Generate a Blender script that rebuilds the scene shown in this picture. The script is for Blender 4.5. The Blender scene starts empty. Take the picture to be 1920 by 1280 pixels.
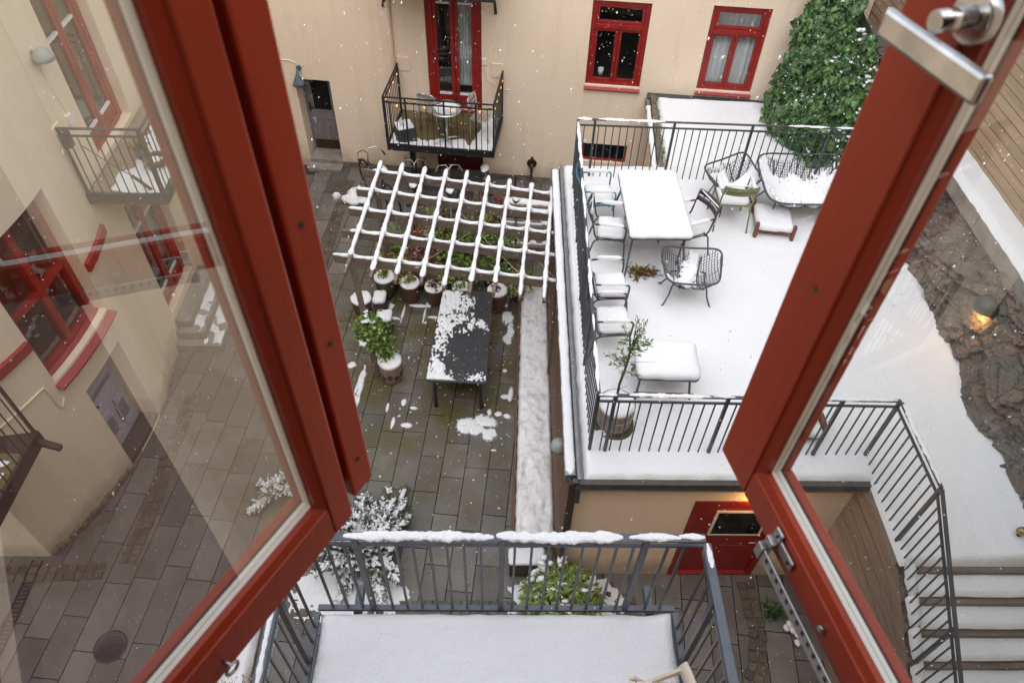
import bpy, bmesh, math, random
from mathutils import Vector, Matrix, noise
random.seed(7)
SC=bpy.context.scene
COL=SC.collection
PI=math.pi
def R(d): return math.radians(d)
def V(*a): return Vector(a)
# ------------------------------------------------------------ materials
MATS={}
def M(name,base,rough=.6,var=None,scale=4.0,detail=5.0,bump=0.0,bscale=None,island=0.0,metal=0.0,spec=None,ramp=(.35,.65),emit=None,estr=0,coat=0,aniso=None):
    if name in MATS: return MATS[name]
    m=bpy.data.materials.new(name);m.use_nodes=True
    nt=m.node_tree;N=nt.nodes;L=nt.links
    b=N['Principled BSDF']
    b.inputs['Roughness'].default_value=rough
    b.inputs['Metallic'].default_value=metal
    if spec is not None: b.inputs['Specular IOR Level'].default_value=spec
    if coat: b.inputs['Coat Weight'].default_value=coat;b.inputs['Coat Roughness'].default_value=.25
    b.inputs['Base Color'].default_value=(*base,1)
    tc=N.new('ShaderNodeTexCoord');vec=tc.outputs['Object']
    if aniso:
        mp=N.new('ShaderNodeMapping');mp.inputs['Scale'].default_value=aniso;L.new(vec,mp.inputs['Vector']);vec=mp.outputs['Vector']
    out=None
    if var is not None:
        n=N.new('ShaderNodeTexNoise');n.inputs['Scale'].default_value=scale;n.inputs['Detail'].default_value=detail;n.inputs['Roughness'].default_value=.6
        L.new(vec,n.inputs['Vector'])
        r=N.new('ShaderNodeValToRGB');r.color_ramp.elements[0].position=ramp[0];r.color_ramp.elements[1].position=ramp[1]
        r.color_ramp.elements[0].color=(*base,1);r.color_ramp.elements[1].color=(*var,1)
        L.new(n.outputs['Fac'],r.inputs['Fac']);out=r.outputs['Color']
    if island:
        g=N.new('ShaderNodeNewGeometry');mr=N.new('ShaderNodeMapRange')
        mr.inputs['To Min'].default_value=1-island;mr.inputs['To Max'].default_value=1+island
        L.new(g.outputs['Random Per Island'],mr.inputs['Value'])
        mx=N.new('ShaderNodeVectorMath');mx.operation='SCALE'
        if out: L.new(out,mx.inputs[0])
        else: mx.inputs[0].default_value=base
        L.new(mr.outputs['Result'],mx.inputs['Scale']);out=mx.outputs['Vector']
    if out: L.new(out,b.inputs['Base Color'])
    if bump:
        n2=N.new('ShaderNodeTexNoise');n2.inputs['Scale'].default_value=bscale or scale*6;n2.inputs['Detail'].default_value=4
        L.new(vec,n2.inputs['Vector'])
        bp=N.new('ShaderNodeBump');bp.inputs['Strength'].default_value=bump;bp.inputs['Distance'].default_value=.02
        L.new(n2.outputs['Fac'],bp.inputs['Height']);L.new(bp.outputs['Normal'],b.inputs['Normal'])
    if emit:
        b.inputs['Emission Color'].default_value=(*emit,1);b.inputs['Emission Strength'].default_value=estr
    m.diffuse_color=(*base,1)
    MATS[name]=m
    return m
def glass(name,base,tint=(1,1,1),gcol=(1,1,1)):
    if name in MATS: return MATS[name]
    m=bpy.data.materials.new(name);m.use_nodes=True;nt=m.node_tree;N=nt.nodes;L=nt.links
    N.remove(N['Principled BSDF'])
    t=N.new('ShaderNodeBsdfTransparent');t.inputs['Color'].default_value=(*tint,1)
    g=N.new('ShaderNodeBsdfGlossy');g.inputs['Roughness'].default_value=0.0;g.inputs['Color'].default_value=(*gcol,1)
    lw=N.new('ShaderNodeLayerWeight');lw.inputs['Blend'].default_value=.5
    p=N.new('ShaderNodeMath');p.operation='POWER';p.inputs[1].default_value=4;L.new(lw.outputs['Facing'],p.inputs[0])
    mr=N.new('ShaderNodeMapRange');mr.inputs['To Min'].default_value=base;mr.inputs['To Max'].default_value=1;L.new(p.outputs[0],mr.inputs['Value'])
    mx=N.new('ShaderNodeMixShader');L.new(mr.outputs['Result'],mx.inputs['Fac']);L.new(t.outputs[0],mx.inputs[1]);L.new(g.outputs[0],mx.inputs[2])
    L.new(mx.outputs[0],N['Material Output'].inputs['Surface'])
    MATS[name]=m;return m
def plaster(name,base,var):
    m=M(name,base,.85,var=var,scale=.55,detail=8,ramp=(.3,.75),bump=.22,bscale=26)
    nt=m.node_tree;N=nt.nodes;L=nt.links;b=N['Principled BSDF'];src=b.inputs['Base Color'].links[0].from_socket
    g=N.new('ShaderNodeNewGeometry');mp=N.new('ShaderNodeMapping');mp.inputs['Scale'].default_value=(2.6,2.6,.22);L.new(g.outputs['Position'],mp.inputs['Vector'])
    n=N.new('ShaderNodeTexNoise');n.inputs['Scale'].default_value=1.6;n.inputs['Detail'].default_value=9;n.inputs['Roughness'].default_value=.65;L.new(mp.outputs['Vector'],n.inputs['Vector'])
    r=N.new('ShaderNodeMapRange');r.inputs['From Min'].default_value=.50;r.inputs['From Max'].default_value=.78;r.inputs['To Max'].default_value=.50;L.new(n.outputs['Fac'],r.inputs['Value'])
    mx=N.new('ShaderNodeMix');mx.data_type='RGBA';L.new(r.outputs['Result'],mx.inputs['Factor']);L.new(src,mx.inputs[6]);mx.inputs[7].default_value=(var[0]*.80,var[1]*.77,var[2]*.74,1)
    # splashed damp band just above the ground
    sx=N.new('ShaderNodeSeparateXYZ');L.new(g.outputs['Position'],sx.inputs[0])
    n3=N.new('ShaderNodeTexNoise');n3.inputs['Scale'].default_value=3;n3.inputs['Detail'].default_value=8;L.new(g.outputs['Position'],n3.inputs['Vector'])
    ad=N.new('ShaderNodeMath');ad.operation='MULTIPLY_ADD';ad.inputs[1].default_value=-.9;L.new(n3.outputs['Fac'],ad.inputs[0]);L.new(sx.outputs['Z'],ad.inputs[2])
    r3=N.new('ShaderNodeMapRange');r3.inputs['From Min'].default_value=-.38;r3.inputs['From Max'].default_value=.02;r3.inputs['To Min'].default_value=.6;r3.inputs['To Max'].default_value=0;L.new(ad.outputs[0],r3.inputs['Value'])
    m2=N.new('ShaderNodeMix');m2.data_type='RGBA';L.new(r3.outputs['Result'],m2.inputs['Factor']);L.new(mx.outputs[2],m2.inputs[6]);m2.inputs[7].default_value=(.36,.27,.20,1)
    L.new(m2.outputs[2],b.inputs['Base Color']);return m
SNOW=M('snow',(.79,.80,.815),.65,bump=.6,bscale=48,spec=.3)
SNOWG=M('snow_ground_mat',(.775,.785,.80),.65,bump=.5,bscale=38,spec=.3)
BARREL=M('grey_staves',(.34,.28,.225),.8,var=(.22,.175,.135),scale=6,aniso=(8,8,.6),bump=.3,bscale=14,island=.15)
WETSLUSH=M('wet_slush',(.30,.30,.30),.25,var=(.16,.155,.145),scale=25,ramp=(.4,.65))
SLUSH=M('slush',(.88,.88,.89),.6,var=(.46,.43,.40),scale=6,detail=8,ramp=(.50,.78),bump=.5,bscale=30)
CREAM=plaster('cream_render',(.86,.705,.54),(.81,.655,.495))
CREAM2=plaster('cream_render_pale',(.86,.73,.55),(.81,.68,.50))
RED=M('red_paint',(.30,.018,.014),.35,var=(.22,.012,.010),scale=6,ramp=(.4,.7),spec=.5)
REDSILL=M('red_metal_sill',(.33,.035,.030),.45,var=(.25,.022,.02),scale=8,ramp=(.4,.7))
SASH=M('sash_paint',(.44,.056,.020),.33,var=(.25,.028,.011),scale=2.6,detail=7,ramp=(.35,.75),aniso=(1,1,.25),bump=.07,bscale=45,spec=.28)  # blotches put broad reflections and some wood grain into the colour
SASHD=M('sash_groove_shade',(.06,.012,.006),.5)  # shaded copy of the sash paint for the groove, not applied
SPACER=M('spacer_metal',(.93,.90,.82),.40,var=(.88,.84,.75),scale=30,ramp=(.4,.7))
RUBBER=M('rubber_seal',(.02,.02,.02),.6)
DARKMETAL=M('dark_metal',(.055,.062,.07),.42,var=(.085,.092,.10),scale=12,ramp=(.4,.7),metal=.3)
BLACKMETAL=M('black_metal',(.016,.017,.02),.4,var=(.03,.03,.034),scale=14,metal=.2)
RAILBLUE=M('blue_grey_metal',(.098,.108,.125),.38,var=(.072,.079,.092),scale=10,metal=.35,ramp=(.4,.7))
GALV=M('galvanised_metal',(.30,.31,.32),.4,var=(.22,.225,.23),scale=9,metal=.6)
CHROME=M('polished_metal',(.66,.65,.64),.22,metal=1,var=(.50,.49,.48),scale=25)
STEEL=M('steel',(.50,.49,.49),.35,var=(.40,.39,.39),scale=20,metal=.85)
PAVE=None
STONE=M('plinth_stone',(.20,.165,.125),.8,var=(.11,.09,.07),scale=7,bump=.4,bscale=25,island=.15)
CONC=M('concrete',(.30,.275,.245),.85,var=(.20,.18,.155),scale=4,bump=.3,bscale=30)
GREYDOOR=M('grey_door_paint',(.235,.215,.225),.5,var=(.19,.175,.18),scale=5)
LILACDOOR=M('lilac_grey_paint',(.52,.50,.56),.5,var=(.46,.44,.49),scale=5)
WOODP=M('weathered_wood',(.21,.158,.12),.8,var=(.13,.096,.073),scale=5,detail=6,aniso=(.5,8,8),bump=.3,bscale=12,island=.15)
WOODCLAD=M('brown_cladding',(.20,.105,.055),.65,var=(.10,.052,.030),scale=4,detail=6,aniso=(9,.5,9),bump=.25,bscale=12,island=.12)
WOODPALE=M('pale_larch',(.42,.29,.18),.65,var=(.30,.20,.12),scale=3,detail=7,aniso=(9,.6,9),bump=.25,bscale=12,island=.13)
WOODRED=M('red_brown_wood',(.20,.062,.034),.5,var=(.13,.038,.02),scale=8,aniso=(6,6,1))
WOODDARK=M('dark_wood',(.075,.05,.035),.7,var=(.05,.033,.024),scale=6)
DECKW=M('mossy_deck',(.17,.125,.055),.7,var=(.11,.095,.035),scale=3,aniso=(1,6,1),island=.12)
TERRA=M('terracotta',(.17,.075,.045),.75,var=(.10,.055,.035),scale=6,bump=.2,bscale=25)
TERRAG=M('mossy_terracotta',(.105,.075,.035),.8,var=(.06,.055,.02),scale=5,bump=.2,bscale=25)
SOIL=M('soil',(.04,.03,.022),.95,bump=.5,bscale=40)
PINKPOT=M('pinkish_stone_pot',(.33,.235,.215),.75,var=(.25,.17,.155),scale=6)
BLACKTOP=M('black_tabletop',(.028,.029,.034),.33,var=(.045,.046,.05),scale=10,bump=.08,bscale=60)
WHITEP=M('white_paint',(.80,.78,.74),.4)
CREAMW=M('cream_painted_wood',(.78,.69,.58),.4,var=(.74,.64,.53),scale=5)
ALU=M('aluminium',(.66,.66,.66),.3,metal=.8)
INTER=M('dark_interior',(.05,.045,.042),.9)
CURT=M('white_curtain',(.72,.73,.75),.85,var=(.62,.63,.66),scale=3,aniso=(14,1,1))
IVY=M('ivy_leaf',(.038,.095,.026),.36,var=(.095,.185,.055),scale=5,island=.5,spec=.5)
IVYB=M('ivy_stem_mat',(.03,.036,.017),.9,bump=.6,bscale=20)
LEAFL=M('laurel_leaf',(.10,.155,.022),.4,var=(.17,.215,.04),scale=6,island=.35)
LEAFG=M('green_leaf',(.075,.16,.022),.42,var=(.16,.23,.04),scale=6,island=.45)
LEAFY=M('yellow_leaf',(.25,.22,.04),.5,var=(.15,.17,.03),scale=6,island=.4)
LEAFR=M('red_leaf',(.34,.03,.035),.5,var=(.14,.02,.02),scale=6,island=.35)
LEAFB=M('brown_leaf',(.16,.07,.025),.6,var=(.09,.045,.02),scale=6,island=.4)
NEEDLE=M('needle_green',(.030,.045,.018),.6,var=(.045,.06,.022),scale=8,island=.4)
TWIG=M('twig',(.12,.085,.055),.85,var=(.07,.05,.035),scale=10)
STRAW=M('dry_straw',(.50,.38,.24),.8,island=.2)
PATINA=M('blue_patina',(.10,.155,.20),.5,var=(.06,.085,.11),scale=9)
BRONZE=M('aged_bronze',(.055,.035,.018),.45,metal=.6,var=(.10,.06,.025),scale=12)
LAMPGREY=M('lamp_grey',(.30,.32,.31),.45)
BULB=M('warm_bulb',(.9,.45,.12),.4,emit=(1,.42,.08),estr=.5)
PANE=glass('window_glass',.10,(.82,.85,.84))
PANED=glass('dark_window_glass',.07,(.25,.26,.26))
SASHGLASS=glass('sash_glass',.30,(.94,.96,.94))
SASHGLASS2=glass('sash_glass_clear',.09,(.93,.95,.94))
# ------------------------------------------------------------ mesh builder
class MB:
    def __init__(s): s.v=[];s.f=[];s.mi=[];s.sm=[];s.cur=0;s.smooth=False
    def face(s,idx): s.f.append(tuple(idx));s.mi.append(s.cur);s.sm.append(s.smooth)
    def pts(s,ps):
        n=len(s.v);s.v.extend([tuple(p) for p in ps]);return n
    def hexa(s,p):
        n=s.pts(p)
        for q in ((0,3,2,1),(4,5,6,7),(0,1,5,4),(1,2,6,5),(2,3,7,6),(3,0,4,7)): s.face([n+i for i in q])
    def box(s,c,d,rz=0.0):
        x,y,z=c;a,b,h=d[0]/2,d[1]/2,d[2]/2;cs,sn=math.cos(rz),math.sin(rz)
        P=[]
        for k in (-h,h):
            for (i,j) in ((-a,-b),(a,-b),(a,b),(-a,b)): P.append((x+i*cs-j*sn,y+i*sn+j*cs,z+k))
        s.hexa(P)
    def beam(s,p0,p1,w,h,up=(0,0,1)):
        p0=Vector(p0);p1=Vector(p1);d=(p1-p0).normalized();u=Vector(up)
        side=d.cross(u)
        if side.length<1e-4: side=d.cross(Vector((1,0,0)))
        side.normalize();u=side.cross(d).normalized()
        P=[]
        for q in (p0,p1):
            for (i,j) in ((-1,-1),(1,-1),(1,1),(-1,1)): P.append(q+side*(i*w/2)+u*(j*h/2))
        s.hexa([P[0],P[1],P[2],P[3],P[4],P[5],P[6],P[7]])
    def tube(s,pts,r,n=8,closed=False,cap=True):
        pts=[Vector(p) for p in pts];k=len(pts);sm=s.smooth;s.smooth=True
        rs=r if isinstance(r,(list,tuple)) else [r]*k
        prev=None;base=len(s.v)
        for i,p in enumerate(pts):
            if closed: d=pts[(i+1)%k]-pts[i-1]
            else: d=pts[min(i+1,k-1)]-pts[max(i-1,0)]
            d.normalize()
            if prev is None:
                a=d.cross(Vector((0,0,1)))
                if a.length<.1: a=d.cross(Vector((1,0,0)))
            else: a=prev-d*prev.dot(d)
            a.normalize();prev=a;b=d.cross(a)
            for j in range(n):
                t=2*PI*j/n;s.v.append(tuple(p+a*(rs[i]*math.cos(t))+b*(rs[i]*math.sin(t))))
        m=k if closed else k-1
        for i in range(m):
            i2=(i+1)%k
            for j in range(n):
                j2=(j+1)%n;s.face((base+i*n+j,base+i*n+j2,base+i2*n+j2,base+i2*n+j))
        s.smooth=False
        if cap and not closed:
            s.face([base+j for j in range(n)][::-1]);s.face([base+(k-1)*n+j for j in range(n)])
        s.smooth=sm
    def lathe(s,prof,c=(0,0,0),n=20,smooth=True):
        sm=s.smooth;s.smooth=smooth;base=len(s.v);k=len(prof)
        for (r,z) in prof:
            for j in range(n):
                t=2*PI*j/n;s.v.append((c[0]+r*math.cos(t),c[1]+r*math.sin(t),c[2]+z))
        for i in range(k-1):
            for j in range(n):
                j2=(j+1)%n;s.face((base+i*n+j,base+i*n+j2,base+(i+1)*n+j2,base+(i+1)*n+j))
        s.smooth=False
        if prof[0][0]>1e-4: s.face([base+j for j in range(n)][::-1])
        if prof[-1][0]>1e-4: s.face([base+(k-1)*n+j for j in range(n)])
        s.smooth=sm
    def prism(s,poly,z0,z1):
        n=len(poly);b=s.pts([(x,y,z0) for x,y in poly]);t=s.pts([(x,y,z1) for x,y in poly])
        s.face([b+i for i in range(n)][::-1]);s.face([t+i for i in range(n)])
        for i in range(n):
            j=(i+1)%n;s.face((b+i,b+j,t+j,t+i))
    def grid(s,nu,nv,fn,smooth=True):
        sm=s.smooth;s.smooth=smooth;b=len(s.v)
        for i in range(nu+1):
            for j in range(nv+1): s.v.append(tuple(fn(i/nu,j/nv)))
        for i in range(nu):
            for j in range(nv):
                a=b+i*(nv+1)+j;s.face((a,a+nv+1,a+nv+2,a+1))
        s.smooth=sm
    def mbox(s,f,u0,u1,z0,z1,d0,d1,n=1):
        """box in a wall's own (u, z, depth) space, cut into n along u so that it can follow a curved wall"""
        for k in range(n):
            a=u0+(u1-u0)*k/n;b=u0+(u1-u0)*(k+1)/n
            P=[f(a,z0,d0),f(b,z0,d0),f(b,z0,d1),f(a,z0,d1),f(a,z1,d0),f(b,z1,d0),f(b,z1,d1),f(a,z1,d1)]
            s.hexa(P)
ICO={}
def ico(sub):
    if sub not in ICO:
        bm=bmesh.new();bmesh.ops.create_icosphere(bm,subdivisions=sub,radius=1)
        bm.verts.ensure_lookup_table()
        ICO[sub]=([v.co.copy() for v in bm.verts],[[v.index for v in f.verts] for f in bm.faces]);bm.free()
    return ICO[sub]
def blob(mb,c,r,sub=1,rot=None,amp=.25,fr=1.6):
    vs,fs=ico(sub);b=len(mb.v);c=Vector(c);sd=Vector((random.random()*50,random.random()*50,0));sm=mb.smooth;mb.smooth=True
    for v in vs:
        k=1+amp*noise.noise(v*fr+sd)
        p=Vector((v.x*r[0]*k,v.y*r[1]*k,v.z*r[2]*k))
        if rot is not None: p=rot@p
        mb.v.append(tuple(c+p))
    for f in fs: mb.face([b+i for i in f])
    mb.smooth=sm
def nz(x,y,s=1.0,o=0.0): return noise.noise(Vector((x*s+o,y*s-o*.7,o)))
def ridge(mb,p0,p1,w,h,step=.03,seed=None,hfn=None,wfn=None,taper=.04,rough=1.0):
    """a lumpy ridge of snow lying along a bar from p0 to p1 (points on the bar's top face)"""
    p0=Vector(p0);p1=Vector(p1);L=(p1-p0).length;n=max(3,int(L/step));d=(p1-p0)/L
    side=Vector((-d.y,d.x,0));side.normalize()
    sd=random.random()*100 if seed is None else seed;K=8;b=len(mb.v);sm=mb.smooth;mb.smooth=True
    for i in range(n+1):
        t=i/n;q=p0+d*(L*t);e=min(1,min(t,1-t)*L/taper+.05)**.5
        hh=h*(1+.35*rough*noise.noise(Vector((t*L*6,sd,0))))*e*(hfn(t) if hfn else 1)
        ww=w*(1+.28*rough*noise.noise(Vector((t*L*7,sd+9,3))))*e*(wfn(t) if wfn else 1)
        ww*=1+.16*rough*noise.noise(Vector((t*L*34,sd+50,7)));hh*=1+.22*rough*noise.noise(Vector((t*L*30,sd+70,2)))
        off=w*.18*rough*noise.noise(Vector((t*L*4,sd+30,1)))
        for j in range(K):
            a=PI*j/(K-1);rr=1+.12*rough*noise.noise(Vector((t*L*14,a*2,sd+5)))+.10*rough*noise.noise(Vector((t*L*45,a*5,sd+15)))
            mb.v.append(tuple(q+side*(off+ww*math.cos(a)*rr)+Vector((0,0,hh*(math.sin(a)**.55)*rr-(.004 if j in (0,K-1) else 0)))))
    for i in range(n):
        for j in range(K-1):
            a=b+i*K+j;mb.face((a,a+1,a+K+1,a+K))
    mb.face([b+j for j in range(K)]);mb.face([b+n*K+j for j in range(K)][::-1]);mb.smooth=sm
def rrect(w,d,r,n=5):
    out=[]
    for cx,cy,a0 in ((w/2-r,d/2-r,0),(-w/2+r,d/2-r,90),(-w/2+r,-d/2+r,180),(w/2-r,-d/2+r,270)):
        for k in range(n+1):
            a=R(a0+90*k/n);out.append((cx+r*math.cos(a),cy+r*math.sin(a)))
    return out
def densify(poly,step=.04):
    out=[]
    for i,p in enumerate(poly):
        q=poly[(i+1)%len(poly)];L=math.hypot(q[0]-p[0],q[1]-p[1]);n=max(1,int(L/step))
        for k in range(n): out.append((p[0]+(q[0]-p[0])*k/n,p[1]+(q[1]-p[1])*k/n))
    return out
def pillow(mb,poly,z,h,edge=.035,lump=.008,seed=None,step=.04,over=.006):
    """a cushion of snow filling an outline, rounded over at its rim"""
    poly=densify(poly,step);n=len(poly);cx=sum(p[0] for p in poly)/n;cy=sum(p[1] for p in poly)/n
    sd=random.random()*90 if seed is None else seed
    rad=sum(math.hypot(p[0]-cx,p[1]-cy) for p in poly)/n
    e=min(.5,edge/rad)
    prof=[(1.0,-.02),(1+over/rad,.25),(1+over/rad*.6,.6),(1-e*.35,.88),(1-e,1.0)]
    k=1-e
    while k>.12: k-=max(.10,step/rad*1.2);prof.append((max(k,.06),1.0))
    b=len(mb.v);sm=mb.smooth;mb.smooth=True
    for (f,hz) in prof:
        for (x,y) in poly:
            X=cx+(x-cx)*f;Y=cy+(y-cy)*f
            w=noise.noise(Vector((X*9+sd,Y*9,sd)))*.012 if f>.9 else 0
            fx=f*(1+w/rad*1.0)
            X=cx+(x-cx)*fx;Y=cy+(y-cy)*fx
            zz=h*max(0,hz)*(1+.10*noise.noise(Vector((X*3+sd,Y*3,2))))+(lump*noise.noise(Vector((X*11,Y*11+sd,5))) if hz>.5 else 0)
            mb.v.append((X,Y,z+zz if hz>0 else z-.003))
    m=len(prof)
    for i in range(m-1):
        for j in range(n):
            j2=(j+1)%n;mb.face((b+i*n+j,b+i*n+j2,b+(i+1)*n+j2,b+(i+1)*n+j))
    c=len(mb.v);mb.v.append((cx,cy,z+h))
    for j in range(n): mb.face((b+(m-1)*n+j,b+(m-1)*n+(j+1)%n,c))
    mb.smooth=sm
def patch(mb,x0,x1,y0,y1,z,res,fn,xf=None,hmax=.03):
    """patchy snow: a height field kept only where fn(x,y)>0"""
    nx=int((x1-x0)/res);ny=int((y1-y0)/res);idx={};H={}
    for i in range(nx+1):
        for j in range(ny+1): H[i,j]=fn(x0+i*res,y0+j*res)
    sm=mb.smooth;mb.smooth=True
    def vid(i,j):
        if (i,j) not in idx:
            x=x0+i*res;y=y0+j*res;h=H[i,j];zz=z+(min(h,hmax) if h>0 else -.003)
            if h<=0:   # pull the rim in to where the snow ends
                sx=sy=sw=0
                for a in (-1,0,1):
                    for c in (-1,0,1):
                        g=H.get((i+a,j+c),-1)
                        if g>0:
                            t=min(.95,-h/(g-h));sx+=a*t;sy+=c*t;sw+=1
                if sw: x+=res*(-sx/sw*-1)*.9;y+=res*(-sy/sw*-1)*.9
                p=(x,y,zz)
            else: p=(x+(random.random()-.5)*res*.4,y+(random.random()-.5)*res*.4,zz)
            idx[i,j]=len(mb.v);mb.v.append(xf(p) if xf else p)
        return idx[i,j]
    for i in range(nx):
        for j in range(ny):
            if max(H[i,j],H[i+1,j],H[i,j+1],H[i+1,j+1])>0: mb.face((vid(i,j),vid(i+1,j),vid(i+1,j+1),vid(i,j+1)))
    mb.smooth=sm
def leaf(mb,p,d,nrm,L,W,fold=.25,droop=.15):
    p=Vector(p);d=Vector(d).normalized();n=Vector(nrm);s=d.cross(n)
    if s.length<1e-3: s=d.cross(Vector((.3,.2,1)))
    s.normalize();n=s.cross(d).normalized()
    b=mb.pts([p,p+d*L*.45+s*W/2+n*fold*W,p+d*L-n*L*droop,p+d*L*.45-s*W/2+n*fold*W,p+d*L*.5])
    mb.face((b,b+1,b+4));mb.face((b+1,b+2,b+4));mb.face((b+2,b+3,b+4));mb.face((b+3,b,b+4))
def lobed(mb,p,d,nrm,L):
    """an ivy leaf: five lobes, slightly folded along the midrib"""
    p=Vector(p);d=Vector(d).normalized();n=Vector(nrm);s=d.cross(n)
    if s.length<1e-3: s=d.cross(Vector((.3,.2,1)))
    s.normalize();n=s.cross(d).normalized()
    o=[(-.05,.28),(.12,.5),(.38,.30),(.55,.42),(.68,.2)]
    b=mb.pts([p]+[p+d*(a*L)+s*(w*L)+n*(.12*L*w*2) for a,w in o]+[p+d*L-n*L*.18]+[p+d*(a*L)-s*(w*L)+n*(.12*L*w*2) for a,w in reversed(o)]+[p+d*L*.4])
    m=len(o)*2+2;c=b+m
    for i in range(m): mb.face((b+i,b+(i+1)%m,c))
def rdir():
    while True:
        v=Vector((random.uniform(-1,1),random.uniform(-1,1),random.uniform(-1,1)))
        if .05<v.length<1: return v.normalized()
# ------------------------------------------------------------ objects
WB={}
def _base(o): return WB.get(o.name,Vector((0,0,0)))
def thing(name,label=None,cat=None,base=(0,0,0),group=None,rz=0):
    o=bpy.data.objects.new(name,None);COL.objects.link(o);o.location=base;o.rotation_euler=(0,0,rz);o.empty_display_size=.1
    WB[o.name]=Vector(base)
    tag(o,label,cat,group);return o
def tag(o,label=None,cat=None,group=None,kind=None):
    if label: o['label']=label
    if cat: o['category']=cat
    if group: o['group']=group
    if kind: o['kind']=kind
    return o
def obj(name,mb,mats,parent=None,base=None,bevel=0,label=None,cat=None,group=None,kind=None):
    if not isinstance(mats,(list,tuple)): mats=[mats]
    W=_base(parent) if parent else Vector(base or (0,0,0))
    me=bpy.data.meshes.new(name);me.from_pydata([(v[0]-W.x,v[1]-W.y,v[2]-W.z) for v in mb.v],[],mb.f)
    for m in mats: me.materials.append(m)
    me.polygons.foreach_set('material_index',mb.mi);me.polygons.foreach_set('use_smooth',mb.sm)
    me.update()
    o=bpy.data.objects.new(name,me);COL.objects.link(o);WB[o.name]=W
    if parent: o.parent=parent
    else: o.location=W
    if bevel:
        md=o.modifiers.new('bevel','BEVEL');md.width=bevel;md.segments=2;md.limit_method='ANGLE';md.angle_limit=R(40)
    return tag(o,label,cat,group,kind)
def inst(src,name,parent,loc,rz=0):
    """another piece that shares its mesh with src, at loc inside parent"""
    o=bpy.data.objects.new(name,src.data);COL.objects.link(o);o.parent=parent;o.location=Vector(loc)-_base(parent);o.rotation_euler=(0,0,rz);return o
def dup(root,loc,rz=0,label=None,scale=None):
    r=root.copy();COL.objects.link(r);r.location=loc;r.rotation_euler=(0,0,rz)
    if scale: r.scale=scale
    if label: r['label']=label
    for ch in list(root.children):
        c=ch.copy();COL.objects.link(c);c.parent=r
        for g in list(ch.children):
            d=g.copy();COL.objects.link(d);d.parent=c
    return r
def wallmap(o,u,nin):
    ox,oy=o
    return lambda a,z,d: (ox+u[0]*a+nin[0]*d,oy+u[1]*a+nin[1]*d,z)
def wallgrid(mb,f,us,zs,holes,depth,back=None):
    """wall face with real openings and reveals; us, zs = cut lines, holes = (u0,u1,z0,z1[,depth])"""
    us=sorted(set(us)|{h[i] for h in holes for i in (0,1)});zs=sorted(set(zs)|{h[i] for h in holes for i in (2,3)})
    for i in range(len(us)-1):
        for j in range(len(zs)-1):
            um=(us[i]+us[i+1])/2;zm=(zs[j]+zs[j+1])/2
            if any(h[0]<um<h[1] and h[2]<zm<h[3] for h in holes): continue
            b=mb.pts([f(us[i],zs[j],0),f(us[i+1],zs[j],0),f(us[i+1],zs[j+1],0),f(us[i],zs[j+1],0)]);mb.face((b,b+1,b+2,b+3))
    for h in holes:
        D=h[4] if len(h)>4 else depth
        uu=[u for u in us if h[0]<=u<=h[1]]
        for k in range(len(uu)-1):
            a,c=uu[k],uu[k+1]
            for z in (h[2],h[3]):
                b=mb.pts([f(a,z,0),f(c,z,0),f(c,z,D),f(a,z,D)]);mb.face((b,b+1,b+2,b+3))
        for u in (h[0],h[1]):
            b=mb.pts([f(u,h[2],0),f(u,h[3],0),f(u,h[3],D),f(u,h[2],D)]);mb.face((b,b+1,b+2,b+3))
# ============================================================ ground
mb=MB();mb.box((0,8,-.09),(60,50,.1))
obj('ground',mb,SOIL,kind='structure')
def pave_material():
    m=M('paving_slab',(.098,.089,.080),.36,var=(.165,.150,.138),scale=2.2,detail=9,ramp=(.30,.72),bump=.35,bscale=60,island=.30,spec=.45)
    nt=m.node_tree;N=nt.nodes;L=nt.links;b=N['Principled BSDF']
    src=b.inputs['Base Color'].links[0].from_socket
    g=N.new('ShaderNodeNewGeometry')
    d=N.new('ShaderNodeVectorMath');d.operation='DISTANCE';d.inputs[1].default_value=(-.9,8.3,0);L.new(g.outputs['Position'],d.inputs[0])
    mr=N.new('ShaderNodeMapRange');mr.inputs['From Min'].default_value=1.2;mr.inputs['From Max'].default_value=4.6;mr.inputs['To Min'].default_value=1;mr.inputs['To Max'].default_value=.08
    L.new(d.outputs['Value'],mr.inputs['Value'])
    n=N.new('ShaderNodeTexNoise');n.inputs['Scale'].default_value=1.7;n.inputs['Detail'].default_value=7
    L.new(g.outputs['Position'],n.inputs['Vector'])
    cr=N.new('ShaderNodeMapRange');cr.inputs['From Min'].default_value=.34;cr.inputs['From Max'].default_value=.62;L.new(n.outputs['Fac'],cr.inputs['Value'])
    mul=N.new('ShaderNodeMath');mul.operation='MULTIPLY';L.new(mr.outputs['Result'],mul.inputs[0]);L.new(cr.outputs['Result'],mul.inputs[1])
    mx=N.new('ShaderNodeMix');mx.data_type='RGBA';L.new(mul.outputs[0],mx.inputs['Factor']);L.new(src,mx.inputs[6]);mx.inputs[7].default_value=(.085,.074,.026,1)
    L.new(mx.outputs[2],b.inputs['Base Color'])
    rn=N.new('ShaderNodeTexNoise');rn.inputs['Scale'].default_value=1.3;rn.inputs['Detail'].default_value=8;L.new(g.outputs['Position'],rn.inputs['Vector'])
    rm=N.new('ShaderNodeMapRange');rm.inputs['From Min'].default_value=.38;rm.inputs['From Max'].default_value=.62;rm.inputs['To Min'].default_value=.16;rm.inputs['To Max'].default_value=.55;L.new(rn.outputs['Fac'],rm.inputs['Value']);L.new(rm.outputs['Result'],b.inputs['Roughness'])
    return m
PAVE=pave_material()
COBB=M('cobblestone',(.115,.09,.062),.5,var=(.07,.055,.038),scale=9,bump=.5,bscale=22,island=.32)
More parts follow.
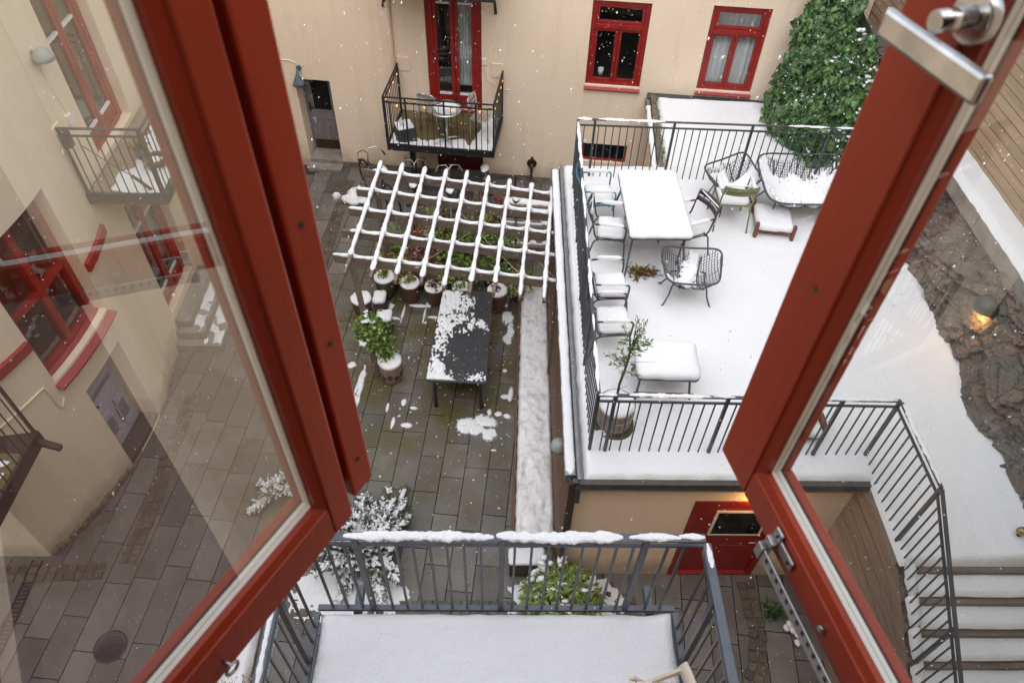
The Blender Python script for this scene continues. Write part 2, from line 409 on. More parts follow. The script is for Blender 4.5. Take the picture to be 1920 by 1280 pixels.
AX=Vector((.094,.9956,0)).normalized();CX_=Vector((AX.y,-AX.x,0))
mb=MB();rng=random.Random(3)
for c in range(-27,13):
    x0=c*.352;t=-1.5+rng.random()*.8
    while t<15.2:
        L=rng.choice((.62,.78,.9,1.05));q=CX_*(x0+.176)+AX*(t+L/2)
        if -9.4<q.x<4.25 and .2<q.y<14.0:
            h=rng.uniform(-.003,.003);g=.006
            a,bq=.176-g,L/2-g
            P=[q+CX_*i*a+AX*j*bq for i,j in ((-1,-1),(1,-1),(1,1),(-1,1))]
            b0=mb.pts([(p.x,p.y,h) for p in P]+[(q.x+(p.x-q.x)*1.01,q.y+(p.y-q.y)*1.005,h-.04) for p in P]);mb.face((b0,b0+1,b0+2,b0+3))
            for k in range(4): mb.face((b0+k,b0+4+k,b0+4+(k+1)%4,b0+(k+1)%4))
        t+=L
obj('paving',mb,PAVE,kind='structure')
mb=MB();mb.smooth=False
def cobbles(path,rows=2,size=.125):
    for i in range(len(path)-1):
        a=Vector((*path[i],0));b=Vector((*path[i+1],0));L=(b-a).length;d=(b-a)/L;s=Vector((-d.y,d.x,0));n=max(1,int(L/size))
        for k in range(n):
            for r in range(rows):
                q=a+d*(L*(k+.5)/n)+s*((r-(rows-1)/2)*size)
                w=size*.44;l=L/n*.45;j=[Vector((rng.uniform(-.012,.012),rng.uniform(-.012,.012),0)) for _ in range(4)]
                P=[q+d*(x*l)+s*(y*w)+jj for (x,y),jj in zip(((-1,-1),(1,-1),(1,1),(-1,1)),j)]
                h=.016+rng.uniform(-.003,.005)
                b0=mb.pts([(p.x,p.y,.006) for p in P]+[(q.x+(p.x-q.x)*.84,q.y+(p.y-q.y)*.84,h) for p in P])
                mb.face((b0+4,b0+5,b0+6,b0+7))
                for kk in range(4): mb.face((b0+kk,b0+(kk+1)%4,b0+4+(kk+1)%4,b0+4+kk))
cobbles([(-3.25,13.4),(-3.34,12),(-3.42,10.3),(-3.55,8.8)])
cobbles([(-4.95,7.6),(-5.0,6.4),(-4.98,5.4),(-5.05,4.6)])
cobbles([(-5.3,4.5),(-6.2,4.45),(-8,4.4)])
cobbles([(-2.7,4.0),(0.3,3.98),(1.0,3.96),(1.9,4.05)])
cobbles([(3.42,4.4),(3.45,3.75),(3.36,3.3),(3.18,2.95),(2.9,2.6)])
cobbles([(1.5,4.38),(1.52,3.7),(1.5,3.1)],2)
obj('cobblestones',mb,COBB,kind='structure')
# ============================================================ windows & doors (in a wall's own space)
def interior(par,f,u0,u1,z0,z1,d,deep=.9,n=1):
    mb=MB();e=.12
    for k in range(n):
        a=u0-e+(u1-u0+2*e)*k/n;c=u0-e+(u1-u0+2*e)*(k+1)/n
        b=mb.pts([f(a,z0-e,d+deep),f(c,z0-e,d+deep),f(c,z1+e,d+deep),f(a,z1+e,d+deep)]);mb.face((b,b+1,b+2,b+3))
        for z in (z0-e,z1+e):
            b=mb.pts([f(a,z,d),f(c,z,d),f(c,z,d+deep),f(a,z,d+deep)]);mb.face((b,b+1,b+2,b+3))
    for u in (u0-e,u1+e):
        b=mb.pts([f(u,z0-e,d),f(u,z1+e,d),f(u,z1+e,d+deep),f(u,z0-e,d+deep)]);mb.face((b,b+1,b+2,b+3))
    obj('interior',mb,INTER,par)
def pane(par,f,u0,u1,z0,z1,d,mat=PANE,n=1):
    mb=MB()
    for k in range(n):
        a=u0+(u1-u0)*k/n;c=u0+(u1-u0)*(k+1)/n
        b=mb.pts([f(a,z0,d),f(c,z0,d),f(c,z1,d),f(a,z1,d)]);mb.face((b,b+1,b+2,b+3))
    return obj('pane',mb,mat,par)
def sash_frame(mb,f,u0,u1,z0,z1,w,d0,d1):
    mb.mbox(f,u0,u0+w,z0,z1,d0,d1);mb.mbox(f,u1-w,u1,z0,z1,d0,d1)
    mb.mbox(f,u0+w,u1-w,z0,z0+w,d0,d1);mb.mbox(f,u0+w,u1-w,z1-w,z1,d0,d1)
def window(par,f,u0,u1,z0,z1,curtain=False,k=1.0,sill=True,top=.30,rec=.05,cas=.085):
    """casement window: casing, a wide pane over two narrow ones"""
    mb=MB();c=cas*k;s=.055*k;H=z1-z0;zt=z1-H*top;um=(u0+u1)/2
    mb.mbox(f,u0,u0+c,z0,z1,rec,rec+.12);mb.mbox(f,u1-c,u1,z0,z1,rec,rec+.12)
    mb.mbox(f,u0+c,u1-c,z1-c,z1,rec,rec+.12);mb.mbox(f,u0+c,u1-c,z0,z0+.06,rec,rec+.12)
    mb.mbox(f,u0+c,u1-c,zt-.04*1,zt+.045,rec-.012,rec+.12)
    sash_frame(mb,f,u0+c,u1-c,zt+.045,z1-c,s,rec+.015,rec+.07)
    m=.5*k*.01
    sash_frame(mb,f,u0+c,um-m,z0+.06,zt-.04,s,rec+.015,rec+.07)
    sash_frame(mb,f,um+m,u1-c,z0+.06,zt-.04,s,rec+.015,rec+.07)
    w=obj('window',mb,RED,par,bevel=.006)
    pane(w,f,u0+c+s,u1-c-s,zt+.045+s,z1-c-s,rec+.045)
    pane(w,f,u0+c+s,um-m-s,z0+.06+s,zt-.04-s,rec+.045)
    pane(w,f,um+m+s,u1-c-s,z0+.06+s,zt-.04-s,rec+.045)
    interior(w,f,u0,u1,z0,z1,rec+.12)
    if curtain:
        mb=MB();n=60
        for (a,b_) in ((u0+.03,um-.1),(um+.1,u1-.03)) if curtain=='drape' else ((u0+.02,u1-.02),):
            mb.grid(n,1,lambda i,j:f(a+(b_-a)*i,z0+.03+(z1-z0-.06)*j,rec+.2+.02*math.sin(i*60)+.012*math.sin(i*23)))
        obj('curtain',mb,CURT,w)
    if sill:
        mb=MB()
        P=lambda u,z,d:f(u,z,d)
        a,b_=u0-.015,u1+.015
        mb.hexa([P(a,z0-.085,-.055),P(b_,z0-.085,-.055),P(b_,z0-.10,rec+.02),P(a,z0-.10,rec+.02),P(a,z0-.06,-.055),P(b_,z0-.06,-.055),P(b_,z0+.012,rec+.02),P(a,z0+.012,rec+.02)])
        obj('sill',mb,REDSILL,w,bevel=.004)
    return w
def french(par,f,u0,u1,z0,z1,zbar,drape=False):
    mb=MB();c=.13;um=(u0+u1)/2;s=.075;rec=.05
    mb.mbox(f,u0,u0+c,z0,z1,rec,rec+.12);mb.mbox(f,u1-c,u1,z0,z1,rec,rec+.12);mb.mbox(f,u0+c,u1-c,z1-.1,z1,rec,rec+.12)
    mb.mbox(f,u0+c,u1-c,z0,z0+.07,rec-.02,rec+.12)
    for a,b_ in ((u0+c,um-.004),(um+.004,u1-c)):
        sash_frame(mb,f,a,b_,z0+.07,z1-.1,s,rec+.012,rec+.07)
        mb.mbox(f,a+s,b_-s,z0+.07+s,z0+.30,rec+.022,rec+.06)
    w=obj('french_door',mb,RED,par,bevel=.006)
    for a,b_ in ((u0+c+s,um-.004-s),(um+.004+s,u1-c-s)):
        pane(w,f,a,b_,z0+.30,zbar-.02,rec+.04);pane(w,f,a,b_,zbar+.02,z1-.1-s,rec+.04)
        mb=MB();mb.mbox(f,a,b_,zbar-.02,zbar+.02,rec+.015,rec+.06);obj('glazing_bar',mb,WHITEP,w)
        mb=MB();mb.mbox(f,a,b_,z0+.285,z0+.325,rec-.004,rec+.03);obj('glazing_bar',mb,WHITEP,w)
    interior(w,f,u0,u1,z0,z1,rec+.12,1.3)
    if drape:
        mb=MB();mb.grid(40,1,lambda i,j:f(um+.05+(u1-um-.1)*i,z0+.4+(z1-z0-.5)*j,rec+.2+.02*math.sin(i*50)));obj('curtain',mb,CURT,w)
    mb=MB();mb.mbox(f,um+.012,um+.036,z0+1.0,z0+1.12,rec-.035,rec-.02);obj('handle',mb,STEEL,w)
    mb=MB();mb.mbox(f,u0-.01,u1+.01,z0-.05,z0-.005,-.05,rec+.11);obj('sill',mb,REDSILL,w,bevel=.004)
    return w
def panel_door(par,f,u0,u1,z0,z1,d,mat,glazed=None,name='door'):
    mb=MB();mb.mbox(f,u0,u1,z0,z1,d,d+.05)
    um=(u0+u1)/2;w=(u1-u0)
    zg=glazed if glazed else z0+(z1-z0)*.48
    for a,b_ in ((u0+w*.12,um-w*.06),(um+w*.06,u1-w*.12)):
        sash_frame(mb,f,a,b_,z0+.30,zg-.16,w*.045,d-.018,d)
        mb.mbox(f,a+w*.08,b_-w*.08,z0+.36,zg-.22,d-.010,d)
    if not glazed:
        sash_frame(mb,f,u0+w*.10,u1-w*.10,zg,z1-.12,w*.04,d-.018,d)
    o=obj(name,mb,mat,par,bevel=.004)
    if glazed:
        mb=MB();sash_frame(mb,f,u0+w*.16,u1-w*.16,zg,z1-.1,.035,d-.016,d);obj('pane_frame',mb,mat,o)
        mb=MB();mb.mbox(f,u0+w*.16+.035,u1-w*.16-.035,zg+.035,z1-.135,d-.006,d-.001);obj('pane',mb,M('black_glass',(.008,.009,.009),.05),o)
    mb=MB();mb.mbox(f,u0+w*.05,u0+w*.095,z0+.92,z0+1.12,d-.012,d);mb.mbox(f,u0+w*.06,u0+w*.2,z0+1.02,z0+1.045,d-.06,d-.04);mb.mbox(f,u0+w*.06,u0+w*.085,z0+1.02,z0+1.045,d-.04,d-.012);obj('handle',mb,BRONZE,o)
    mb=MB();mb.mbox(f,u0+.02,u1-.02,z0+.02,z0+.24,d-.006,d);obj('kick_plate',mb,BRONZE if glazed else mat,o)
    return o
# ============================================================ far building
FU=(.9942,-.1076);FN=(.1076,.9942)
ff=wallmap((-3.438,13.92),FU,FN)
B1=thing('apartment_building','cream rendered building with red framed windows, a balcony and a grey door across the courtyard','building',(0,13.6,0))
mb=MB()
W2=(5.10,6.15,2.36,3.98);W3=(7.22,8.25,2.42,4.02);BW=(5.17,6.10,.62,1.06);FD=(2.03,3.09,1.62,4.30);GD=(2.10,3.10,.0,1.30);DR=(-.716,0,.16,2.03);WL=(-.95,.02,4.25,5.9)
upper=[(5.1,6.15,5.4,7.05),(7.22,8.25,5.45,7.1),(2.03,3.09,4.62,7.2),(-.95,.02,7.2,8.75)]
wallgrid(mb,ff,[-2.02+k*.7 for k in range(18)],[-.05,5,9.0],[W2,W3,BW+(.16,),FD,GD+(.3,),DR+(.42,),WL]+upper,.09)
b=mb.pts([ff(-2.02,9,0),ff(10.1,9,0),ff(10.1,9,6),ff(-2.02,9,6)]);mb.face((b,b+1,b+2,b+3))
b=mb.pts([ff(9.88,-.05,0),ff(9.88,9,0),ff(9.88,9,6),ff(9.88,-.05,6)]);mb.face((b,b+1,b+2,b+3))
obj('wall',mb,CREAM,B1)
mb=MB();mb.mbox(ff,.005,9.8,-.05,.13,-.018,.06,14);obj('plinth',mb,STONE,B1)
mb=MB();mb.beam(ff(9.02,2.3,-.012),ff(9.02,9,-.012),.025,.02);mb.mbox(ff,9.02,9.88,2.2,9,-.006,.02);obj('corner_pilaster',mb,CREAM,B1)
w2=window(B1,ff,*W2)
mb=MB();mb.lathe([(.045,0),(.062,.13),(.058,.13),(.05,.1)],ff(5.38,2.475,.2),14)
o=obj('flower_pot',mb,WHITEP,w2)
w3=window(B1,ff,*W3,curtain='full')
for du in (.30,.60):
    mb=MB();c=ff(W3[0]+du,2.48,.165)
    for k in (-1,0,1): mb.tube([(c[0]+k*.055,c[1]-k*.006,c[2]+.03),(c[0]+k*.055,c[1]-k*.006,c[2]+.13+(.05 if k==0 else 0))],.009,6)
    mb.tube([(c[0]-.055,c[1]+.006,c[2]+.03),(c[0],c[1],c[2]),(c[0]+.055,c[1]-.006,c[2]+.03)],.008,6)
    obj('candlestick',mb,WHITEP,w3)
wl=window(B1,ff,*WL)
for q in upper:
    (french(B1,ff,*q,q[2]+1.75) if abs(q[0]-2.03)<.01 else window(B1,ff,*q))
fd=french(B1,ff,*FD,3.72,drape=True)
bw=MB();sash_frame(bw,ff,BW[0],BW[1],BW[2],BW[3],.05,.07,.15);bw=obj('window',bw,RED,B1)
pane(bw,ff,BW[0]+.05,BW[1]-.05,BW[2]+.05,BW[3]-.05,.10,PANED);interior(bw,ff,*BW,.16,.5)
gd=MB();sash_frame(gd,ff,GD[0],GD[1],0,GD[3],.09,.12,.2);gd.mbox(ff,GD[0]+.09,GD[1]-.09,.09,.6,.14,.19);gd=obj('door',gd,M('dark_red_paint',(.11,.012,.012),.4),B1)
pane(gd,ff,GD[0]+.09,GD[1]-.09,.6,GD[3]-.09,.16,PANED);interior(gd,ff,*GD,.3,.6)
d=panel_door(B1,ff,DR[0]+.03,DR[1]-.03,.18,2.0,.36,GREYDOOR,glazed=1.12)
mb=MB();mb.mbox(ff,DR[0],DR[0]+.03,.17,2.03,.33,.42);mb.mbox(ff,DR[1]-.03,DR[1],.17,2.03,.33,.42);obj('door_frame',mb,GREYDOOR,B1)
mb=MB();mb.mbox(ff,DR[0]-.01,DR[1]+.0,-.02,.168,-.02,.46);mb.mbox(ff,DR[0]-.02,DR[1]+.01,-.03,.075,-.26,-.022);obj('doorstep',mb,CONC,B1,bevel=.012)
mb=MB();pp=[ff(1.36,z,-.07) for z in (2.42,4,5,8.9)];mb.tube([ff(1.36,2.30,.01),ff(1.36,2.38,-.05)]+pp,.046,12)
for z in (3.7,3.66): mb.tube([ff(1.36,z,-.07),ff(1.36,z+.03,-.07)],.056,12)
mb.smooth=False;mb.mbox(ff,1.30,1.42,4.6,4.64,-.12,.0);obj('downspout',mb,CREAM,B1)
mb=MB();mb.tube([ff(-1.6,2.42,-.012),ff(-.75,2.42,-.012),ff(-.62,2.38,-.012),ff(-.58,2.30,-.012)],.011,6);obj('cable',mb,CREAM,B1)
mb=MB();mb.mbox(ff,3.1,3.18,2.62,2.74,-.04,.0);mb.tube([ff(3.14,2.62,-.02),ff(3.2,2.3,-.015),ff(3.5,2.12,-.012),ff(3.66,2.13,-.012)],.006,5);obj('outlet_box',mb,WHITEP,B1)
# wall lamp over the grey door
L1=thing('wall_lamp','blue verdigris cone lamp on the cream wall over the grey door','lamp',ff(-.57,2.16,-.08))
mb=MB();c=ff(-.57,2.28,-.012);mb.tube([ff(-.57,2.28,0),ff(-.57,2.28,-.05)],.05,12);mb.tube([ff(-.57,2.28,-.05),ff(-.57,2.27,-.14),ff(-.57,2.22,-.17)],.02,8);obj('bracket',mb,PATINA,L1)
mb=MB();q=ff(-.57,2.0,-.17);mb.lathe([(.13,0),(.11,.05),(.04,.19),(.03,.23),(0,.24)],q,16);obj('lamp_shade',mb,PATINA,L1)
# bronze lion tap / bell on the wall
L2=thing('wall_fountain','round bronze wall spout with a hanging tongue on the cream wall left of the terrace','wall spout',ff(4.15,.36,-.03))
mb=MB();c=ff(4.15,.48,0)
mb.tube([ff(4.15+.085*math.cos(a*PI/8),.48+.085*math.sin(a*PI/8),-.02) for a in range(16)],.022,8,closed=True);mb.tube([ff(4.15,.48,0),ff(4.15,.48,-.03)],.08,14);blob(mb,ff(4.15,.60,-.02),(.035,.03,.05),1,amp=.1);obj('rosette',mb,BRONZE,L2)
mb=MB();mb.tube([ff(4.15,.48,-.03),ff(4.15,.47,-.10),ff(4.15,.38,-.11),ff(4.15,.16,-.10)],[.035,.036,.03,.018],8);mb.tube([ff(4.11,.15,-.10),ff(4.19,.15,-.10)],.014,6);obj('spout',mb,BRONZE,L2)
# ============================================================ left building (rounded)
B2=thing('round_building','pale cream rounded building seen through the left pane, with red trims and lilac door','building',(-6.2,7.5,0))
CC=(-9.8,7.15);RR=4.43
def fc(a,z,d): return (CC[0]+(RR-d)*math.cos(R(a)),CC[1]+(RR-d)*math.sin(R(a)),z)
fl=lambda y,z,d:(-5.466-d,y,z)
WC=(-16.2,.8,2.33,4.33);DC=(-12.6,-.6,.0,1.80)
mb=MB();wallgrid(mb,fc,[-33.4+k*1.9 for k in range(25)]+[12.15],[-.05,6,9.2],[WC+(.24,),DC+(.42,),(-16.2,.8,5.9,7.9,.24)],.2)
FL1=(8.74,9.95,.62,2.86);FL2=(8.74,9.95,3.66,5.9)
wallgrid(mb,fl,[8.082,11,12.6,14.14],[-.05,6,9.2],[FL1+(.2,),FL2+(.2,),(8.74,9.95,6.7,8.9,.2),(11.3,12.3,2.3,4.0)],.09)
fr=lambda x,z,d:(x,4.71+d,z)
wallgrid(mb,fr,[-11,-8,-6.1],[-.05,2.6,9.2],[(-8.2,-6.9,0,2.2,.3),(-8.0,-6.95,2.75,5.0,.1)],.1)
obj('wall',mb,CREAM2,B2)
mb=MB()
for k in range(16):
    a0=-33.2+k*1.24
    if a0+1.24<-12.6: mb.mbox(fc,a0+.03,a0+1.21,-.05,.10+.02*math.sin(k*2.1),-.05+.012*math.sin(k*3.3),.1)
for k in range(8): 
    a0=-.3+k*1.5;mb.mbox(fc,a0+.03,a0+1.47,-.05,.06+.015*math.sin(k*1.7),-.04+.012*math.sin(k*2.3),.1)
obj('plinth',mb,STONE,B2,bevel=.01)
mb=MB();mb.mbox(fc,-33,-16.5,2.98,3.12,-.055,.02,12);mb.mbox(fc,1.05,11.6,2.98,3.12,-.055,.02,8);obj('string_course',mb,REDSILL,B2,bevel=.008)
# window in the round wall
mb=MB();u0,u1,z0,z1=WC;um=-7.7
for a,b_ in ((u0,u0+1.5),(um-.7,um+.7),(u1-1.5,u1)): mb.mbox(fc,a,b_,z0,z1,.16,.27,1)
mb.mbox(fc,u0+1.5,um-.7,z0,z0+.11,.165,.26,4);mb.mbox(fc,um+.7,u1-1.5,z0,z0+.11,.165,.26,4)
mb.mbox(fc,u0+1.5,um-.7,z1-.1,z1,.165,.26,4);mb.mbox(fc,um+.7,u1-1.5,z1-.1,z1,.165,.26,4)
mb.mbox(fc,u0+1.5,um-.7,3.22,3.30,.165,.26,4);mb.mbox(fc,um+.7,u1-1.5,3.22,3.30,.165,.26,4)
wc=obj('window',mb,RED,B2,bevel=.006)
pane(wc,fc,u0+1.5,um-.7,z0+.11,z1-.1,.22,PANE,4);pane(wc,fc,um+.7,u1-1.5,z0+.11,z1-.1,.22,PANE,4)
interior(wc,fc,u0,u1,z0,z1,.28,.9,6)
mb=MB()
for k in range(10):
    a=u0-.3+(u1-u0+.6)*k/10;c=u0-.3+(u1-u0+.6)*(k+1)/10
    mb.hexa([fc(a,2.22,-.10),fc(c,2.22,-.10),fc(c,2.24,.17),fc(a,2.24,.17),fc(a,2.25,-.10),fc(c,2.25,-.10),fc(c,2.36,.17),fc(a,2.36,.17)])
obj('sill',mb,REDSILL,wc)
mb=MB();mb.mbox(fc,u0,u1,5.9,7.9,.23,.3,4);sw=obj('window',mb,PANED,B2)
panel_door(B2,fc,-11.9,-1.3,.10,1.76,.28,LILACDOOR)
mb=MB();mb.mbox(fc,-12.5,-.7,-.03,.095,.02,.46,6);obj('doorstep',mb,M('dark_threshold',(.07,.055,.05),.7),B2)
mb=MB();mb.tube([fc(a,2.42+(0 if a<-18.6 else 0),-.012) for a in (-33,-28,-24,-20,-18.4)]+[fc(-18.2,2.36,-.012),fc(-18.1,2.0,-.012),fc(-17.6,1.95,-.012),fc(-16.6,2.05,-.012)],.014,6);obj('cable',mb,CREAM2,B2)
for q in (FL1,FL2,(8.74,9.95,6.7,8.9)):
    french(B2,lambda y,z,d:fl(y,z,d+.09),*q,q[2]+1.55,drape=(q is FL1))
window(B2,fl,11.3,12.3,2.3,4.0)
panel_door(B2,fr,-8.15,-6.95,.0,2.18,.25,LILACDOOR)
french(B2,fr,-8.0,-6.95,2.75,5.0,4.3)
mb=MB();mb.mbox(fl,8.38,8.47,4.44,4.56,-.05,.0);mb.tube([fl(8.42,4.5,-.03),fl(8.40,4.9,-.015),fl(8.36,5.32,-.015)],.006,5);obj('outlet_box',mb,WHITEP,B2)
L3=thing('wall_lamp','pale grey dome lamp on the cream wall left of the upper french door','lamp',fl(8.33,5.4,-.1))
mb=MB();q=fl(8.33,5.34,-.12);mb.lathe([(.125,0),(.12,.05),(.085,.11),(.03,.145),(0,.15)],q,18);obj('lamp_shade',mb,LAMPGREY,L3)
mb=MB();mb.tube([fl(8.33,5.43,0),fl(8.33,5.43,-.1)],.022,8);obj('bracket',mb,LAMPGREY,L3)
# stone steps with snow before the red door
ST=thing('stone_steps','grey stone steps with patches of snow before the lower red door','steps',(-5.1,9.2,0))
for i,(x1,y0,y1,h) in enumerate(((-4.70,8.46,10.5,.16),(-4.98,8.60,10.3,.33),(-5.2,8.72,10.1,.50))):
    mb=MB();mb.box(((-5.45+x1)/2,(y0+y1)/2,h-.085),(x1+5.45,y1-y0,.17));obj('step',mb,CONC,ST,bevel=.012)
mb=MB()
patch(mb,-5.0,-4.71,8.5,10.4,.163,.035,lambda x,y:.04*(noise.noise(Vector((x*7,y*6,1)))+.18-.0))
patch(mb,-5.2,-5.0,8.64,10.2,.333,.035,lambda x,y:.05*(noise.noise(Vector((x*5,y*5,4)))+.25-max(0,8.9-y)*2))
obj('snow_patch',mb,SNOW,ST,kind='stuff')
# ============================================================ railings
def bars(root,name,mb_first,mat,pts):
    """the same upright repeated at pts; mb_first is built at pts[0]"""
    o=obj(name,mb_first,mat,root)
    for p in pts[1:]:
        c=bpy.data.objects.new(name,o.data);COL.objects.link(c);c.parent=root;c.location=Vector(p)-Vector(pts[0])
    return o
def railing(label,p0,p1,h,posts,gap=.112,mat=DARKMETAL,top=(.04,.016),mid=.10,low=None,bar=.014,post=(.035,.035),snow=None,group=None,bz=0.0,root=None,lo_over=0.0,skip_ends=False):
    p0=Vector(p0);p1=Vector(p1);d=p1-p0;L=d.length;up=Vector((0,0,1))
    T=root or thing('railing',label,'railing',p0,group)
    mb=MB();mb.beam(p0+up*h,p1+up*h,top[0],top[1]);obj('top_rail',mb,mat,T,bevel=.003)
    mb=MB();mb.beam(p0+up*(h-mid),p1+up*(h-mid),.022,.022);obj('upper_rail',mb,mat,T)
    if low is not None:
        mb=MB();mb.beam(p0+up*low,p1+up*low,.04,.03);obj('bottom_rail',mb,mat,T)
    pp=[p0+d*t for t in posts]
    if pp:
        mb=MB();q=pp[0];mb.beam(q+up*(bz-lo_over),q+up*(h-top[1]/2-.002),post[0],post[1],up=d);bars(T,'post',mb,mat,pp)
    n=max(1,round(L/gap));bb=[]
    for k in range(0 if not skip_ends else 1,n+(1 if not skip_ends else 0)):
        q=p0+d*((k)/n)
        if all((q-x).length>gap*.45 for x in pp): bb.append(q)
    if bb:
        mb=MB();q=bb[0];mb.beam(q+up*(low if low is not None else bz),q+up*(h-mid-.01),bar,bar,up=d);bars(T,'baluster',mb,mat,bb)
    if snow:
        for (a,b,k) in snow:
            mb=MB();ridge(mb,p0+d*a+up*(h+top[1]/2),p0+d*b+up*(h+top[1]/2),top[0]*.50*k,.015*k,step=.012,rough=1.9,taper=.14)
            obj('snow_cap',mb,SNOW,T)
    return T
TZ=2.6
railing('dark metal railing along the wood clad left edge of the snowy terrace',(1.06,4.80,TZ-.03),(1.175,10.03,TZ-.03),1.05,[0,.24,.46,.69,.94],snow=[(.005,.14,1.1),(.17,.22,.8),(.27,.40,1),(.44,.52,.8),(.55,.72,1),(.76,.99,1.15)],group='railings of the snowy terrace',skip_ends=True)
railing('dark metal railing along the back edge of the terrace, in front of the far wall',(1.175,10.06,TZ-.03),(5.60,9.90,TZ-.03),1.05,[.06,.333,.60,.87],snow=[(.0,.05,1.6),(.07,.30,1.2),(.72,.86,1.0),(.88,1.0,1.1)],group='railings of the snowy terrace')
railing('dark metal railing along the front edge of the terrace, above the red door',(1.06,4.78,TZ-.03),(4.22,4.74,TZ-.03),1.05,[.055,.43,.81,1.0],snow=[(.0,.06,1.2),(.10,.37,1.25),(.375,.45,.8),(.72,.99,1.0)],group='railings of the snowy terrace')
T=railing('dark metal railing bending down beside the snowy stairs, seen through the right pane',(4.22,4.72,TZ-.03),(4.24,3.70,TZ-.03),1.05,[1.0],snow=[(.03,.96,1.2)],group='railings of the snowy terrace',lo_over=.25,skip_ends=True)
railing('',(4.24,3.69,TZ-.03),(4.26,1.55,TZ-1.36),1.05,[.5,.98],root=T,skip_ends=True)
# ============================================================ the building the view is taken from
B3=thing('home_building','cream rendered building the view is taken from, below the open sashes','building',(0,-.2,0))
fo=lambda x,z,d:(x,.10-d,z)
mb=MB();wallgrid(mb,fo,[-9,-4,4.1],[-.05,6,10.6],[(-.60,.62,8.58,10.1,.42),(-3.4,-2.3,4.9,6.6,.2),(-3.4,-2.3,8.6,10.3,.2)],.2);obj('wall',mb,CREAM,B3)
mb=MB()
for z in (8.0,10.6):
    b=mb.pts([(-2.2,-.32,z),(2.2,-.32,z),(2.2,-4,z),(-2.2,-4,z)]);mb.face((b,b+1,b+2,b+3))
for x in (-2.2,2.2):
    b=mb.pts([(x,-.32,8),(x,-.32,10.6),(x,-4,10.6),(x,-4,8)]);mb.face((b,b+1,b+2,b+3))
b=mb.pts([(-2.2,-4,8),(2.2,-4,8),(2.2,-4,10.6),(-2.2,-4,10.6)]);mb.face((b,b+1,b+2,b+3))
for a in ((-2.2,-.6,8,10.6),(.62,2.2,8,10.6),(-.6,.62,8,8.58),(-.6,.62,10.1,10.6)):
    b=mb.pts([(a[0],-.325,a[2]),(a[1],-.325,a[2]),(a[1],-.325,a[3]),(a[0],-.325,a[3])]);mb.face((b,b+1,b+2,b+3))
obj('room',mb,M('room_wall',(.45,.42,.38),.9),B3)
mb=MB();mb.box((0,-.40,8.0-.01),(.1,.1,.02))
mb=MB()
mb.box((-.565,.03,9.34),(.07,.10,1.52));mb.box((.585,.03,9.34),(.07,.10,1.52));mb.box((.01,.03,8.61),(1.08,.10,.06));mb.box((.01,.03,10.07),(1.08,.10,.06));obj('window_frame',mb,SASH,B3,bevel=.004)
mb=MB()
for q in ((-3.4,-2.3,4.9,6.6),(-3.4,-2.3,8.6,10.3)):
    w=window(B3,fo,*q)
mb=MB();mb.box((.0,.115,6.465),(3.6,.03,4.21));obj('added_dark_panel',mb,M('dark_red_panel',(.13,.052,.038),.6),B3)  # unseen panel, added to darken the reflection in the left pane
WG=MB();WG.hexa([(3.75,.1,-.05),(7,.1,-.05),(7,1.30,-.05),(3.75,1.30,-.05),(3.75,.1,10.2),(7,.1,10.2),(7,1.30,10.2),(3.75,1.30,10.2)]);obj('added_pale_wing',WG,CREAM2,B3)  # unseen cream block, added for a pale reflection and bounce light
